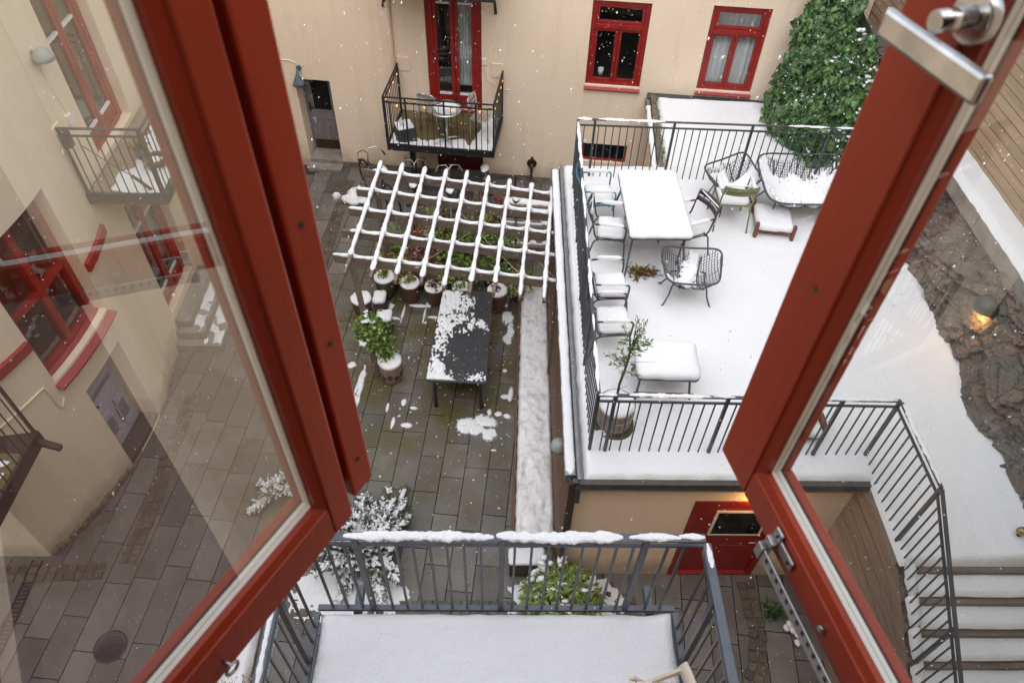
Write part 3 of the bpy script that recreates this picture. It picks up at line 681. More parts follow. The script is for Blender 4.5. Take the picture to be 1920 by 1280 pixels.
# ============================================================ the two open sashes
def sash(label,free,t,out,lip,name='window_sash'):
    """u runs from the free edge towards the hinge, w outward from the inner face, z up"""
    S=.65;HT=1.40
    root=thing(name,label,'window',(free[0]-t[0]*S,free[1]-t[1]*S,8.65),'open window sashes')
    f=lambda u,w,z:(free[0]-t[0]*u+out[0]*w,free[1]-t[1]*u+out[1]*w,8.65+z)
    def bx(mb,u0,u1,w0,w1,z0,z1): mb.hexa([f(u0,w0,z0),f(u1,w0,z0),f(u1,w1,z0),f(u0,w1,z0),f(u0,w0,z1),f(u1,w0,z1),f(u1,w1,z1),f(u0,w1,z1)])
    if lip: a0,a1=.074,.117;rail=.078;g0=.131
    else: a0,a1=.0,.090;rail=.066;g0=.105
    def rail_():
        pass
    for (nm,u0,u1) in (('stile',a0,a1),('stile',S-.10,S)):
        mb=MB();bx(mb,u0,u1,0,.056,0,HT);obj(nm,mb,SASH,root,bevel=.0035)
    for (nm,z0,z1) in (('rail',0.0,rail),('rail',HT-.09,HT)):
        mb=MB();bx(mb,a1+.0008,S-.1005,0.0004,.056,z0,z1);obj(nm,mb,SASH,root,bevel=.003)
    if lip:
        mb=MB();bx(mb,0,.049,.016,.052,0.0,HT);o=obj('cover_strip',mb,SASH,root,bevel=.004)
        for z in (.085,.36,.56,.86,1.15):
            mb=MB();mb.tube([f(.025,.0165,z),f(.025,.0145,z)],.0042,10);obj('screw',mb,RUBBER,o)
        mb=MB();bx(mb,.0492,.0738,.046,.055,0.004,HT);obj('groove_shade',mb,RUBBER,root)  # black strip standing in for the shade inside the groove
    # sloping glazing bead all round
    def ring(u0,u1,z0,z1,w0,du,w1):
        o=[(u0,z0),(u1,z0),(u1,z1),(u0,z1)];i=[(u0+du,z0+du),(u1-du,z0+du),(u1-du,z1-du),(u0+du,z1-du)]
        mb=MB()
        for k in range(4):
            j=(k+1)%4
            b=mb.pts([f(o[k][0],w0,o[k][1]),f(o[j][0],w0,o[j][1]),f(i[j][0],w1,i[j][1]),f(i[k][0],w1,i[k][1])]);mb.face((b,b+1,b+2,b+3))
            b=mb.pts([f(i[k][0],w1,i[k][1]),f(i[j][0],w1,i[j][1]),f(i[j][0],w1+.012,i[j][1]),f(i[k][0],w1+.012,i[k][1])]);mb.face((b,b+1,b+2,b+3))
        return mb
    du=g0-a1;obj('glazing_bead',ring(a1,S-.1,rail,HT-.09,.004,du,.010),SASH,root)
    gz0=rail+du;gz1=HT-.09-du;gu1=S-.1-du
    # the two panes, and between them the pale metal spacer with its black seal
    def rect(mb,u0,u1,z0,z1,w):
        b=mb.pts([f(u0,w,z0),f(u1,w,z0),f(u1,w,z1),f(u0,w,z1)]);mb.face((b,b+1,b+2,b+3))
    mb=MB();rect(mb,a1,S-.1,rail,HT-.09,.0185);obj('pane',mb,SASHGLASS if lip else SASHGLASS2,root)
    def frame(mb,u0,u1,z0,z1,wd,w0,w1):
        bx(mb,u0,u0+wd,w0,w1,z0,z1);bx(mb,u1-wd,u1,w0,w1,z0,z1);bx(mb,u0+wd,u1-wd,w0,w1,z0,z0+wd);bx(mb,u0+wd,u1-wd,w0,w1,z1-wd,z1)
    e=.0
    g1=g0+.0015
    mb=MB()
    for w0,w1 in ((.0194,.0268),(.0282,.0356)): frame(mb,g0-.006,gu1+.006,gz0-.006,gz1+.006,.0075,w0,w1)
    frame(mb,g0-.006,gu1+.006,gz0-.006,gz1+.006,.0060,.0268,.0282);obj('spacer',mb,SPACER,root,bevel=.0009)
    mb=MB();frame(mb,g0-.006,gu1+.006,gz0-.006,gz1+.006,.0070,.0358,.0385);obj('seal',mb,RUBBER,root)
    mb=MB();frame(mb,a1+.0005,S-.1005,rail+.0005,HT-.0905,g0-a1+.0015,.0388,.0555);obj('outer_frame',mb,SASH,root,bevel=.003)
    return root,f
SL,fL=sash('left red brown window sash swung outward, with a ring on its bottom rail',(-.1955,.6724),(.5,.866),(-.866,.5),True)
SR,fR=sash('right red brown window sash swung outward, with a polished handle and stay bar',(.3964,.7393),(-.2265,.974),(.974,.2265),False)
# ring on the left bottom rail
mb=MB();c=Vector(fL(.356,-.012,.020));a=(Vector(fL(1,0,0))-Vector(fL(0,0,0)));
mb.tube([c+a*(.0105*math.cos(k*PI/8))+Vector((0,0,.0105*math.sin(k*PI/8))) for k in range(16)],.0024,8,closed=True)
mb.tube([fL(.356,.002,.030),fL(.356,-.012,.0305)],.003,8);obj('stay_ring',mb,STEEL,SL)
# polished handle high on the right stile
def bxR(mb,u0,u1,w0,w1,z0,z1,dz=0):
    mb.hexa([fR(u0,w0,z0),fR(u1,w0,z0+dz),fR(u1,w1,z0+dz),fR(u0,w1,z0),fR(u0,w0,z1),fR(u1,w0,z1+dz),fR(u1,w1,z1+dz),fR(u0,w1,z1)])
mb=MB();mb.tube([fR(.098,.001,.815),fR(.098,-.012,.815)],.024,20);h=obj('handle',mb,CHROME,SR,bevel=.002)
mb=MB();mb.tube([fR(.098,-.012,.815),fR(.098,-.046,.813)],.010,14);obj('spindle',mb,CHROME,h)
mb=MB();bxR(mb,.040,.182,-.053,-.043,.774,.802,.006);obj('lever',mb,CHROME,h,bevel=.0046)
# stay hardware under the right bottom rail
mb=MB();bxR(mb,.186,.206,-.006,-.0005,.020,.062);bxR(mb,.206,.246,-.006,-.0005,.028,.050);bxR(mb,.186,.206,-.016,-.006,.026,.040);hd=obj('stay_bracket',mb,STEEL,SR,bevel=.002)
mb=MB();mb.tube([fR(.197,-.0064,.050),fR(.197,-.0075,.050)],.003,10);mb.tube([fR(.236,-.0064,.039),fR(.236,-.0075,.039)],.003,10);obj('screw',mb,RUBBER,hd)
mb=MB()
bxR(mb,.190,.46,-.020,-.017,-.012,.016);bxR(mb,.190,.46,-.017,-.006,-.012,-.009);bxR(mb,.184,.2,-.023,-.004,-.014,.018)
st=obj('stay_bar',mb,STEEL,SR,bevel=.0015)
mb=MB()
for k in range(13):
    u=.212+k*.0165
    b=mb.pts([fR(u,-.0203,.001),fR(u+.007,-.0203,.003),fR(u+.0055,-.0203,.0125),fR(u-.0015,-.0203,.0105)]);mb.face((b,b+1,b+2,b+3))
obj('slot',mb,RUBBER,st)
mb=MB();bxR(mb,.405,.43,-.026,-.0205,-.016,.02);obj('clamp',mb,RUBBER,st,bevel=.002)
mb=MB();mb.tube([fR(.338,.001,.032),fR(.338,-.006,.032)],.0065,14);mb.tube([fR(.338,-.006,.032),fR(.338,-.0075,.032)],.003,8);obj('screw',mb,STEEL,SR)
for z in (.44,1.02):
    mb=MB();mb.tube([fR(.050,.002,z),fR(.050,-.0006,z)],.0048,14);obj('plug',mb,WOODDARK,SR)
# ============================================================ own balcony below
OB=thing('balcony','blue grey metal balcony with an untouched bed of snow, right below the window','balcony',(0,.12,4.3))
mb=MB();mb.box((.02,1.14,4.29),(2.56,2.06,.10));obj('deck',mb,RAILBLUE,OB)
mb=MB()
def dk(i,j):
    x=-1.245+2.53*i;y=.13+2.045*j;e=min(1,min(i*2.53,(1-i)*2.53,(1-j)*2.05)/.07)
    e=max(e,.0)**.55
    wob=.018*noise.noise(Vector((x*6,y*6,7)))*(1-e)
    return (x+wob,y+wob,4.342+.075*e*(1+.16*noise.noise(Vector((x*2.2,y*2.2,1))))+.007*noise.noise(Vector((x*13,y*13,1))))
mb.grid(96,80,dk);obj('snow_bed',mb,SNOWG,OB)
y=2.215
def ob_run(p0,p1,posts,snow=None): railing('',p0,p1,1.12,posts,gap=.108,mat=RAILBLUE,top=(.056,.014),mid=.10,low=.02,bar=.016,post=(.038,.038),root=OB,snow=snow,skip_ends=True)
ob_run((-1.29,y,4.34),(1.32,y,4.34),[.155,.51,.86],[(.0,.03,.9),(.13,.49,1.1),(.495,.80,1.2),(.815,.94,1.0),(.935,.998,1.3)])
ob_run((-1.29,y-.035,4.34),(-1.29,.12,4.34),[.17,.62],[(.02,.5,.5)])
ob_run((1.32,y-.035,4.34),(1.32,.12,4.34),[.17,.62],[(.0,.08,.9)])
for x in (-1.02,1.16):
    mb=MB();mb.box((x,2.32,4.24),(.055,.22,.09));obj('bracket',mb,RAILBLUE,OB,bevel=.004)
# white folding chair on the balcony
WCH=thing('folding_chair','cream white painted folding chair on the snowy balcony below the window, half out of frame','chair',(1.0,1.15,4.42))
mb=MB();mb.grid(14,2,lambda i,j:(1.165+.045*math.cos((i-.5)*2.6)-.02-.03*j,1.36-.42*(i-.5)*.98,5.16+.035*math.cos((i-.5)*3)-.10*j));o=obj('backrest',mb,CREAMW,WCH)
md=o.modifiers.new('solid','SOLIDIFY');md.thickness=.018
mb=MB();mb.beam((1.18,1.30,5.02),(1.18,1.30,4.42),.03,.03)
for k,yy in enumerate((1.54,1.18)):
    mb=MB();mb.beam((1.16,yy,5.12),(.72,yy+.02,4.43),.045,.022,up=(0,1,0));obj('leg',mb,CREAMW,WCH,bevel=.003)
    mb=MB();mb.beam((.86,yy+.03,4.86),(1.22,yy+.03,4.43),.04,.02,up=(0,1,0));obj('leg',mb,CREAMW,WCH,bevel=.003)
mb=MB()
for k in range(6): mb.box((.86+k*.052,1.36,4.875),(.044,.36,.016))
obj('seat',mb,CREAMW,WCH,bevel=.003)
# ============================================================ far balconies
def balcony(label,corners,z,h,mat=BLACKMETAL,thick=.13,group=None,side_posts=True,gap=.115,base=None):
    """corners: back-left, front-left, front-right, back-right of the slab"""
    T=thing('balcony',label,'balcony',(*((Vector((*corners[0],0))+Vector((*corners[3],0)))/2).xy,z),group)
    mb=MB();mb.prism(corners[::-1],z-thick,z-.025);obj('slab',mb,mat,T)
    cx=sum(c[0] for c in corners)/4;cy=sum(c[1] for c in corners)/4
    def run(a,b,posts): railing('',(*a,z),(*b,z),h,posts,gap=gap,mat=mat,top=(.035,.02),mid=.10,low=.0,bar=.012,post=(.03,.03),root=T,skip_ends=True)
    ins=[(cx+(c[0]-cx)*.985,cy+(c[1]-cy)*.985) for c in corners]
    run(ins[0],ins[1],[.03,.97]);run(ins[1],ins[2],[.0,.2,.55,.84,1.0]);run(ins[2],ins[3],[.03,.97])
    return T,ins
fbl,fbr=ff(1.42,0,0),ff(3.52,0,0)
C1=[ff(1.42,0,0)[:2],ff(1.40,0,-1.28)[:2],ff(3.49,0,-1.28)[:2],ff(3.52,0,0)[:2]]
FB,fi=balcony('black metal balcony with warm bulbs and a round table, on the far cream wall',C1,1.52,1.0,group='balconies round the courtyard')
mb=MB();n=17
for k in range(n):
    d0=.0+1.26*k/n;mb.mbox(ff,1.46,3.46,1.497,1.512,-d0-.07,-d0-.004)
obj('floor',mb,DECKW,FB)
mb=MB()
def fbs(u,d):
    s=noise.noise(Vector((u*2.2,d*2.5,3)))*.5+noise.noise(Vector((u*9,d*3,3)))*.22
    k=max(abs(u-2.45)-.55,0)*1.0+max(d-.72,0)*1.3-.34+(.25 if (u>3.05) else 0)-(.22 if d<.3 else 0)
    return .02*(k+s*.55)/.3
patch(mb,1.46,3.46,.03,1.27,1.513,.03,fbs,xf=lambda p:ff(p[0],p[2],-p[1]));obj('snow_patch',mb,SNOW,FB,kind='stuff')
for u in (1.55,3.4):
    mb=MB();mb.mbox(ff,u-.12,u+.12,2.38,2.66,-.022,.0);obj('wall_plate',mb,CREAM,FB,bevel=.004)
mb=MB();mb.mbox(ff,1.62,1.72,.0,1.38,-.42,-.30);obj('support_post',mb,BLACKMETAL,FB)
SLT=thing('string_lights','string of small warm bulbs hung along the black balcony railing','string lights',(*fi[1],2.4))
path=[Vector((*fi[0],2.5)),Vector((*fi[1],2.5)),Vector((*fi[2],2.5)),Vector((*fi[3],2.5))]
mb=MB();bul=[]
for a,b_,n in ((0,1,4),(1,2,4),(2,3,5)):
    pts=[]
    for k in range(n*4+1):
        t=k/(n*4);p=path[a].lerp(path[b_],t);p.z-=.045*abs(math.sin(t*n*PI))+.02;p.y-=.028 if a==1 else 0;pts.append(p)
        if k%4==2: bul.append(p)
    mb.tube(pts,.006,5)
obj('wire',mb,RUBBER,SLT)
for p in bul:
    mb=MB();mb.tube([p,p-Vector((0,0,.03))],.012,8);s=obj('socket',mb,RUBBER,SLT)
    mb=MB();blob(mb,p-Vector((0,0,.055)),(.021,.021,.03),2,amp=0);obj('bulb',mb,BULB,SLT)
# bistro set
BT=thing('bistro_table','small round aluminium table with snow on the far balcony','table',ff(2.53,1.52,-1.0))
c=ff(2.53,0,-1.02)
mb=MB();mb.lathe([(.29,.68),(.305,.69),(.305,.715),(.285,.72)],(c[0],c[1],1.52),28);obj('tabletop',mb,ALU,BT)
mb=MB();mb.tube([(c[0],c[1],1.54),(c[0],c[1],2.2)],.028,10);obj('column',mb,ALU,BT)
for k in range(4):
    a=k*PI/2+.5;mb=MB();mb.tube([(c[0],c[1],1.60),(c[0]+.18*math.cos(a),c[1]+.18*math.sin(a),1.57),(c[0]+.27*math.cos(a),c[1]+.27*math.sin(a),1.525)],.016,7);obj('leg',mb,ALU,BT)
mb=MB();pillow(mb,[(c[0]+.03+.235*math.cos(2*PI*k/24)*(1+.1*math.sin(k*1.3)),c[1]-.02+.2*math.sin(2*PI*k/24)) for k in range(24)],2.239,.022,edge=.02);obj('snow_cap',mb,SNOW,BT)
def bistro_chair(label,loc,rz,folded=False):
    T=thing('bistro_chair',label,'chair',(0,0,0))
    for s in (-1,1):
        mb=MB();mb.tube([(s*.19,-.16,0),(s*.19,-.17,.45),(s*.185,-.20,.78),(s*.14,-.215,.85),(0,-.22,.865)],.012,7);obj('leg',mb,ALU,T)
        mb=MB();mb.tube([(s*.18,-.14,.44),(s*.18,.17,.44),(s*.185,.2,.40),(s*.19,.22,0)],.012,7);obj('leg',mb,ALU,T)
    mb=MB()
    for k in range(5): mb.box((0,-.14+k*.075,.452),(.37,.058,.014))
    obj('seat',mb,ALU,T)
    mb=MB()
    for z in (.60,.70,.80): mb.box((0,-.19-(z-.6)*.1,z),(.36,.012,.07))
    obj('backrest',mb,ALU,T)
    T.location=loc;T.rotation_euler=(0,0,rz);return T
bistro_chair('aluminium chair with a slatted back standing left of the small round table',ff(2.18,1.52,-.62),PI+2.75)
bistro_chair('aluminium chair standing sideways right of the small round table',ff(3.18,1.52,-.78),PI+1.2)
BX=thing('planter_box','square dark planter box with snow in the corner of the far balcony','planter',ff(1.68,1.52,-.98))
q=ff(1.70,0,-1.0)
mb=MB();r_=.36;mb.box((q[0],q[1],1.66),(.34,.34,.26),r_);mb.box((q[0],q[1],1.53),(.40,.40,.02),r_);obj('box',mb,M('dark_grey_box',(.05,.05,.052),.6),BX,bevel=.006)
mb=MB();pillow(mb,[(q[0]+x*math.cos(r_)-y_*math.sin(r_),q[1]+x*math.sin(r_)+y_*math.cos(r_)) for x,y_ in rrect(.31,.31,.03)],1.79,.03,edge=.03,lump=.02);obj('snow_cap',mb,SNOW,BX)
mb=MB()
for k in range(12):
    p=Vector((q[0]+random.uniform(-.12,.12),q[1]+random.uniform(-.12,.12),1.8));mb.tube([p,p+Vector((random.uniform(-.05,.05),random.uniform(-.05,.05),.09))],.004,4)
obj('twig',mb,TWIG,BX,kind='stuff')
C2=[ff(1.42,0,0)[:2],ff(1.40,0,-1.28)[:2],ff(3.49,0,-1.28)[:2],ff(3.52,0,0)[:2]]
FB2,_=balcony('black metal balcony above the upper edge of the picture on the far cream wall',C2,4.52,1.0,group='balconies round the courtyard',thick=.15)
for u in (1.52,3.36):
    mb=MB();mb.beam(ff(u-.25 if u<2 else u,3.62,-.02),ff(u,4.36,-.5),.05,.035);obj('brace',mb,BLACKMETAL,FB2)
C3=[(-5.466,8.06),(-4.42,8.06),(-4.42,10.5),(-5.466,10.5)]
LB,li=balcony('dark metal balcony before the upper french door, seen through the left pane',C3,3.60,.98,mat=DARKMETAL,group='balconies round the courtyard',thick=.15)
mb=MB();mb.box((-4.94,9.28,3.585),(1.0,2.4,.014));obj('floor',mb,M('balcony_boards',(.30,.235,.165),.7,var=(.2,.15,.1),scale=5),LB)
mb=MB();patch(mb,-5.2,-4.45,8.1,10.4,3.593,.035,lambda x,y:.05*(.16+(x+5.0)*.9+.35*noise.noise(Vector((x*5,y*5,8)))));obj('snow_patch',mb,SNOW,LB,kind='stuff')
mb=MB();mb.box((-5.455,8.10,4.44),(.022,.2,.34));obj('wall_plate',mb,CREAM2,LB,bevel=.004)
mb=MB();mb.box((-5.38,8.09,4.42),(.10,.10,.2));obj('wall_bracket',mb,DARKMETAL,LB)
mb=MB();mb.tube([(-5.25,8.13,4.3),(-4.95,8.14,3.98),(-4.8,8.15,3.85)],.006,5);mb.smooth=False;mb.beam((-4.8,8.15,3.85),(-4.62,8.16,3.62),.03,.03);obj('tool',mb,TWIG,LB)
C4=[(-6.9,4.70),(-6.9,3.70),(-5.27,3.70),(-5.24,4.98)]
LB2,_=balcony('dark brown metal balcony at the left edge, with a bracket projecting from it',C4,2.62,1.0,mat=M('brown_metal',(.035,.022,.018),.45,var=(.05,.033,.027),scale=10),group='balconies round the courtyard',thick=.2)
mb=MB();mb.box((-6.05,4.22,2.603),(1.5,.9,.012));obj('floor',mb,DECKW,LB2)
mb=MB();patch(mb,-6.6,-5.34,3.8,4.6,2.612,.035,lambda x,y:.05*(.05+.45*noise.noise(Vector((x*5,y*5,18)))));obj('snow_patch',mb,SNOW,LB2,kind='stuff')
mb=MB();mb.beam((-5.26,4.90,2.50),(-4.99,4.84,2.47),.07,.08);obj('bracket',mb,MATS['brown_metal'],LB2,bevel=.01)
# things on the left balcony
FP=thing('flower_pot','small pot of yellow and red flowers on the boards of the left balcony','flower pot',(-5.0,8.92,3.6))
mb=MB();mb.lathe([(.07,0),(.10,.16),(.09,.16),(.085,.13)],(-4.98,8.92,3.6),14);obj('pot',mb,PATINA,FP)
mb=MB()
for k in range(70):
    d=rdir();d.z=abs(d.z)+.3;leaf(mb,(-4.98,8.92,3.75),d,rdir(),random.uniform(.08,.2),.025)
obj('leaves',mb,LEAFY,FP)
mb=MB()
for k in range(25):
    d=rdir();d.z=abs(d.z)+.5;d.normalize();leaf(mb,Vector((-4.98,8.92,3.75))+d*.13,d,rdir(),.05,.03)
obj('petals',mb,LEAFR,FP)
RB=thing('plant_saucer','round reddish wicker basket holding snow on the left balcony','basket',(-4.72,8.7,3.62))
mb=MB();mb.tube([(-4.72+.14*math.cos(k*PI/10),8.72+.14*math.sin(k*PI/10),3.72) for k in range(20)],.03,8,closed=True);mb.lathe([(.09,0),(.14,.1),(.12,.1),(.1,.07)],(-4.72,8.72,3.61),18);obj('basket',mb,TERRA,RB)
mb=MB();pillow(mb,[(-4.72+.1*math.cos(k*PI/8),8.72+.1*math.sin(k*PI/8)) for k in range(16)],3.68,.03,edge=.03);obj('snow_cap',mb,SNOW,RB)
# ============================================================ terrace building
TB=thing('terrace_building','low cream garage with a red door and brown wood cladding, carrying the snowy roof terrace','building',(2.5,6.5,0))
ft=lambda x,z,d:(x,4.50+d,z)
TD=(2.36,3.52,-.02,1.97)
mb=MB();wallgrid(mb,ft,[.93,2,4.2],[-.05,2.46],[TD+(.12,)],.12);obj('wall',mb,CREAM,TB)
mb=MB();
sash_frame(mb,ft,TD[0],TD[1],TD[2],TD[3],.075,-.012,.10)
tdr=obj('door_frame',mb,RED,TB,bevel=.005)
mb=MB();mb.mbox(ft,TD[0]+.08,TD[1]-.08,.03,TD[3]-.08,.035,.08);mb.mbox(ft,TD[0]+.14,TD[0]+.40,.2,.8,.028,.035);mb.mbox(ft,TD[0]+.55,TD[1]-.2,.2,.8,.028,.035);td=obj('door',mb,RED,TB,bevel=.004)
mb=MB();sash_frame(mb,ft,TD[0]+.33,TD[1]-.16,1.08,1.68,.03,.018,.035);obj('pane_frame',mb,CREAMW,td)
mb=MB();mb.mbox(ft,TD[0]+.36,TD[1]-.19,1.11,1.65,.022,.03);obj('pane',mb,M('black_glass',(.008,.009,.009),.05),td)
mb=MB();mb.tube([ft(3.34,.98,.03),ft(3.34,.98,-.03),ft(3.24,.98,-.03)],.009,8);obj('handle',mb,STEEL,td)
WOODSIDE=M('tan_cladding',(.33,.225,.15),.7,var=(.22,.145,.095),scale=3,detail=6,aniso=(9,.5,9),bump=.25,bscale=12,island=.22)
# horizontal boards on the left side and the stair side
def boards(name,p0,p1,z0,z1,n,out,mat,par,ztop2=None,gap=.012):
    p0=Vector((*p0,0));p1=Vector((*p1,0));o=Vector((*out,0));mb=MB()
    for k in range(n):
        a=z0+(z1-z0)*k/n;b=z0+(z1-z0)*(k+1)/n-gap
        a2,b2=(z0+(ztop2-z0)*k/n,z0+(ztop2-z0)*(k+1)/n-gap) if ztop2 is not None else (a,b)
        P=[p0+Vector((0,0,a)),p1+Vector((0,0,a2)),p1+o*.022+Vector((0,0,a2)),p0+o*.022+Vector((0,0,a)),p0+Vector((0,0,b)),p1+Vector((0,0,b2)),p1+o*.018+Vector((0,0,b2)),p0+o*.018+Vector((0,0,b))]
        mb.hexa(P)
    return obj(name,mb,mat,par)
boards('cladding',(.845,4.47),(.93,10.40),-.02,2.44,19,(-1,0),WOODCLAD,TB)
mb=MB();mb.box((.87,4.465,1.2),(.09,.07,2.46));obj('corner_board',mb,WOODDARK,TB,bevel=.005)
boards('cladding',(4.2,4.56),(4.235,3.45),-.02,2.42,11,(-1,0),WOODSIDE,TB,gap=.024)
boards('cladding',(4.235,3.45),(4.255,1.32),-.02,2.42,11,(-1,0),WOODSIDE,TB,ztop2=1.12,gap=.024)
mb=MB();mb.prism([(.94,4.44),(4.21,4.44),(4.21,3.5),(5.9,3.5),(5.9,10.36),(1.04,10.36)],2.36,2.50);obj('roof_deck',mb,CONC,TB)
mb=MB();mb.hexa([(4.215,4.5,-.02),(4.3,4.5,-.02),(4.35,1.32,-.02),(4.27,1.32,-.02),(4.215,4.5,2.36),(4.3,4.5,2.36),(4.35,1.32,1.0),(4.27,1.32,1.0)]);mb.hexa([(.865,4.55,-.02),(.9,4.55,-.02),(1.0,10.3,-.02),(.95,10.3,-.02),(.865,4.55,2.36),(.9,4.55,2.36),(1.0,10.3,2.36),(.95,10.3,2.36)]);obj('wall_core',mb,WOODDARK,TB)
mb=MB();mb.box((2.57,4.405,2.475),(3.28,.07,.115));obj('fascia',mb,M('dark_fascia',(.075,.066,.058),.5,var=(.05,.045,.04),scale=9),TB,bevel=.004)
mb=MB();mb.box((2.57,4.398,2.395),(3.26,.05,.03));obj('drip_edge',mb,GALV,TB,bevel=.003)
# gutter along the left edge, with its bracket at the corner
GUT=mb=MB();
mb.hexa([(.775,4.52,2.40),(.90,4.52,2.40),(.985,10.4,2.40),(.86,10.4,2.40),(.775,4.52,2.49),(.90,4.52,2.49),(.985,10.4,2.49),(.86,10.4,2.49)])
mb.hexa([(.905,4.42,2.38),(.945,4.42,2.38),(1.03,10.4,2.38),(.99,10.4,2.38),(.905,4.42,2.57),(.945,4.42,2.57),(1.03,10.4,2.57),(.99,10.4,2.57)])
g=obj('gutter',mb,GALV,TB,bevel=.006)
mb=MB();mb.beam((.80,4.50,2.44),(.93,4.42,2.34),.03,.035);mb.box((.93,4.40,2.28),(.05,.05,.34));mb.box((.90,4.43,2.50),(.09,.06,.03));obj('gutter_bracket',mb,DARKMETAL,TB,bevel=.003)
mb=MB();ridge(mb,(.835,4.53,2.485),(.92,10.38,2.485),.058,.035,step=.05,rough=.5,taper=.02);obj('snow_cap',mb,SNOW,TB)
# lamps
L4=thing('wall_lamp','grey half dome lamp on the brown wood cladding under the terrace edge','lamp',(.82,5.15,2.2))
mb=MB();mb.lathe([(.105,0),(.105,.03),(.09,.08),(.05,.115),(0,.125)],(.755,5.14,2.12),20);obj('lamp_shade',mb,LAMPGREY,L4)
mb=MB();mb.box((.82,5.14,2.17),(.05,.06,.08));obj('bracket',mb,LAMPGREY,L4)
L5=thing('wall_lamp','lit wall lamp glowing above the red door, mostly behind the right sash','lamp',(3.12,4.44,2.18))
mb=MB();mb.lathe([(.09,0),(.085,.04),(.04,.08),(0,.09)],(3.14,4.40,2.20),16);obj('lamp_shade',mb,LAMPGREY,L5)
mb=MB();blob(mb,(3.14,4.40,2.19),(.04,.04,.04),2,amp=0);obj('bulb',mb,BULB,L5)
def lamp_light(name,p,e,r=.03):
    d=bpy.data.lights.new(name,'POINT');d.energy=e;d.color=(1,.50,.14);d.shadow_soft_size=r
    o=bpy.data.objects.new(name,d);COL.objects.link(o);o.location=p
lamp_light('door_lamp_light',(3.10,4.36,2.06),3)
# ============================================================ snow on the terrace
mb=MB()
XR_=5.95
def tz(x,y):
    z=TZ+.018*nz(x,y,1.1,3)+.007*nz(x,y,5,7)+.006*nz(x,y,2.4,17)
    # a shallow trough of trodden snow, and hollows under the furniture
    for (cx,cy,r,dp) in ((2.1,8.0,.42,.03),(2.75,8.95,.3,.015),(1.95,5.65,.35,.02)):
        z-=dp*math.exp(-((x-cx)**2+(y-cy)**2)/(r*r))
    if x>4.6: z+=.10*min(1,(x-4.6)/1.2)**2
    return z
def terr(i,j):
    y=4.43+(10.38-4.43)*j
    x0=.985+.055*(y-4.4)/6;x=x0+(XR_-x0)*i
    ed=min((x-x0)/.05,(y-4.43)/.06,(10.38-y)/.06)
    e=max(0,min(1,ed))**.6
    wob=.02*noise.noise(Vector((x*5,y*5,11)))*(1-e)
    if x>4.25 : e=max(e,0 if y>10 else 1)
    return (x+(wob if x<4 else 0),y+wob,2.502+(tz(x,y)-2.502)*e)
mb.grid(190,200,terr)
def terr2(i,j):
    x=4.20+(XR_-4.20)*i;y=3.44+(4.435-3.44)*j
    e=max(0,min(1,min((x-4.2)/.05,(y-3.44)/.06)))**.6
    return (x,y,2.5+(tz(x,y)-2.5)*e)
mb.grid(60,34,terr2)
obj('terrace_snow',mb,SNOWG,kind='structure')
# ============================================================ stairs down beside the terrace
mb=MB();ms=MB()
for k in range(8):
    z=2.50-.175*(k+1);y1=3.44-.262*k;y0=y1-.262
    mb.box((5.15,y1-.02,z+.075),(1.55,.07,.185))       # timber riser
    mb.box((5.10,(y0+y1)/2,z-.3),(1.72,.262,.6))
    def st(i,j,z=z,y0=y0,y1=y1,k=k):
        x=4.36+1.6*i;y=y0+.0+(y1-y0-.045)*j;e=min(1,min(j*(y1-y0)/.05+.15,1))**.5
        return (x,y+.012*nz(x,k,4,2)*(1-e),z+.002+.07*e*(1+.16*nz(x,y,3,k)+.1*nz(x,y,11,k))+.03*j)
    ms.grid(40,7,st)
    ridge(ms,(4.29,y0-.02,z+.05),(4.29,y1+.02,z+.21),.055,.09,step=.04,taper=.02)
obj('stairs',mb,WOODP,kind='structure')
obj('stair_snow',ms,SNOWG,kind='structure')
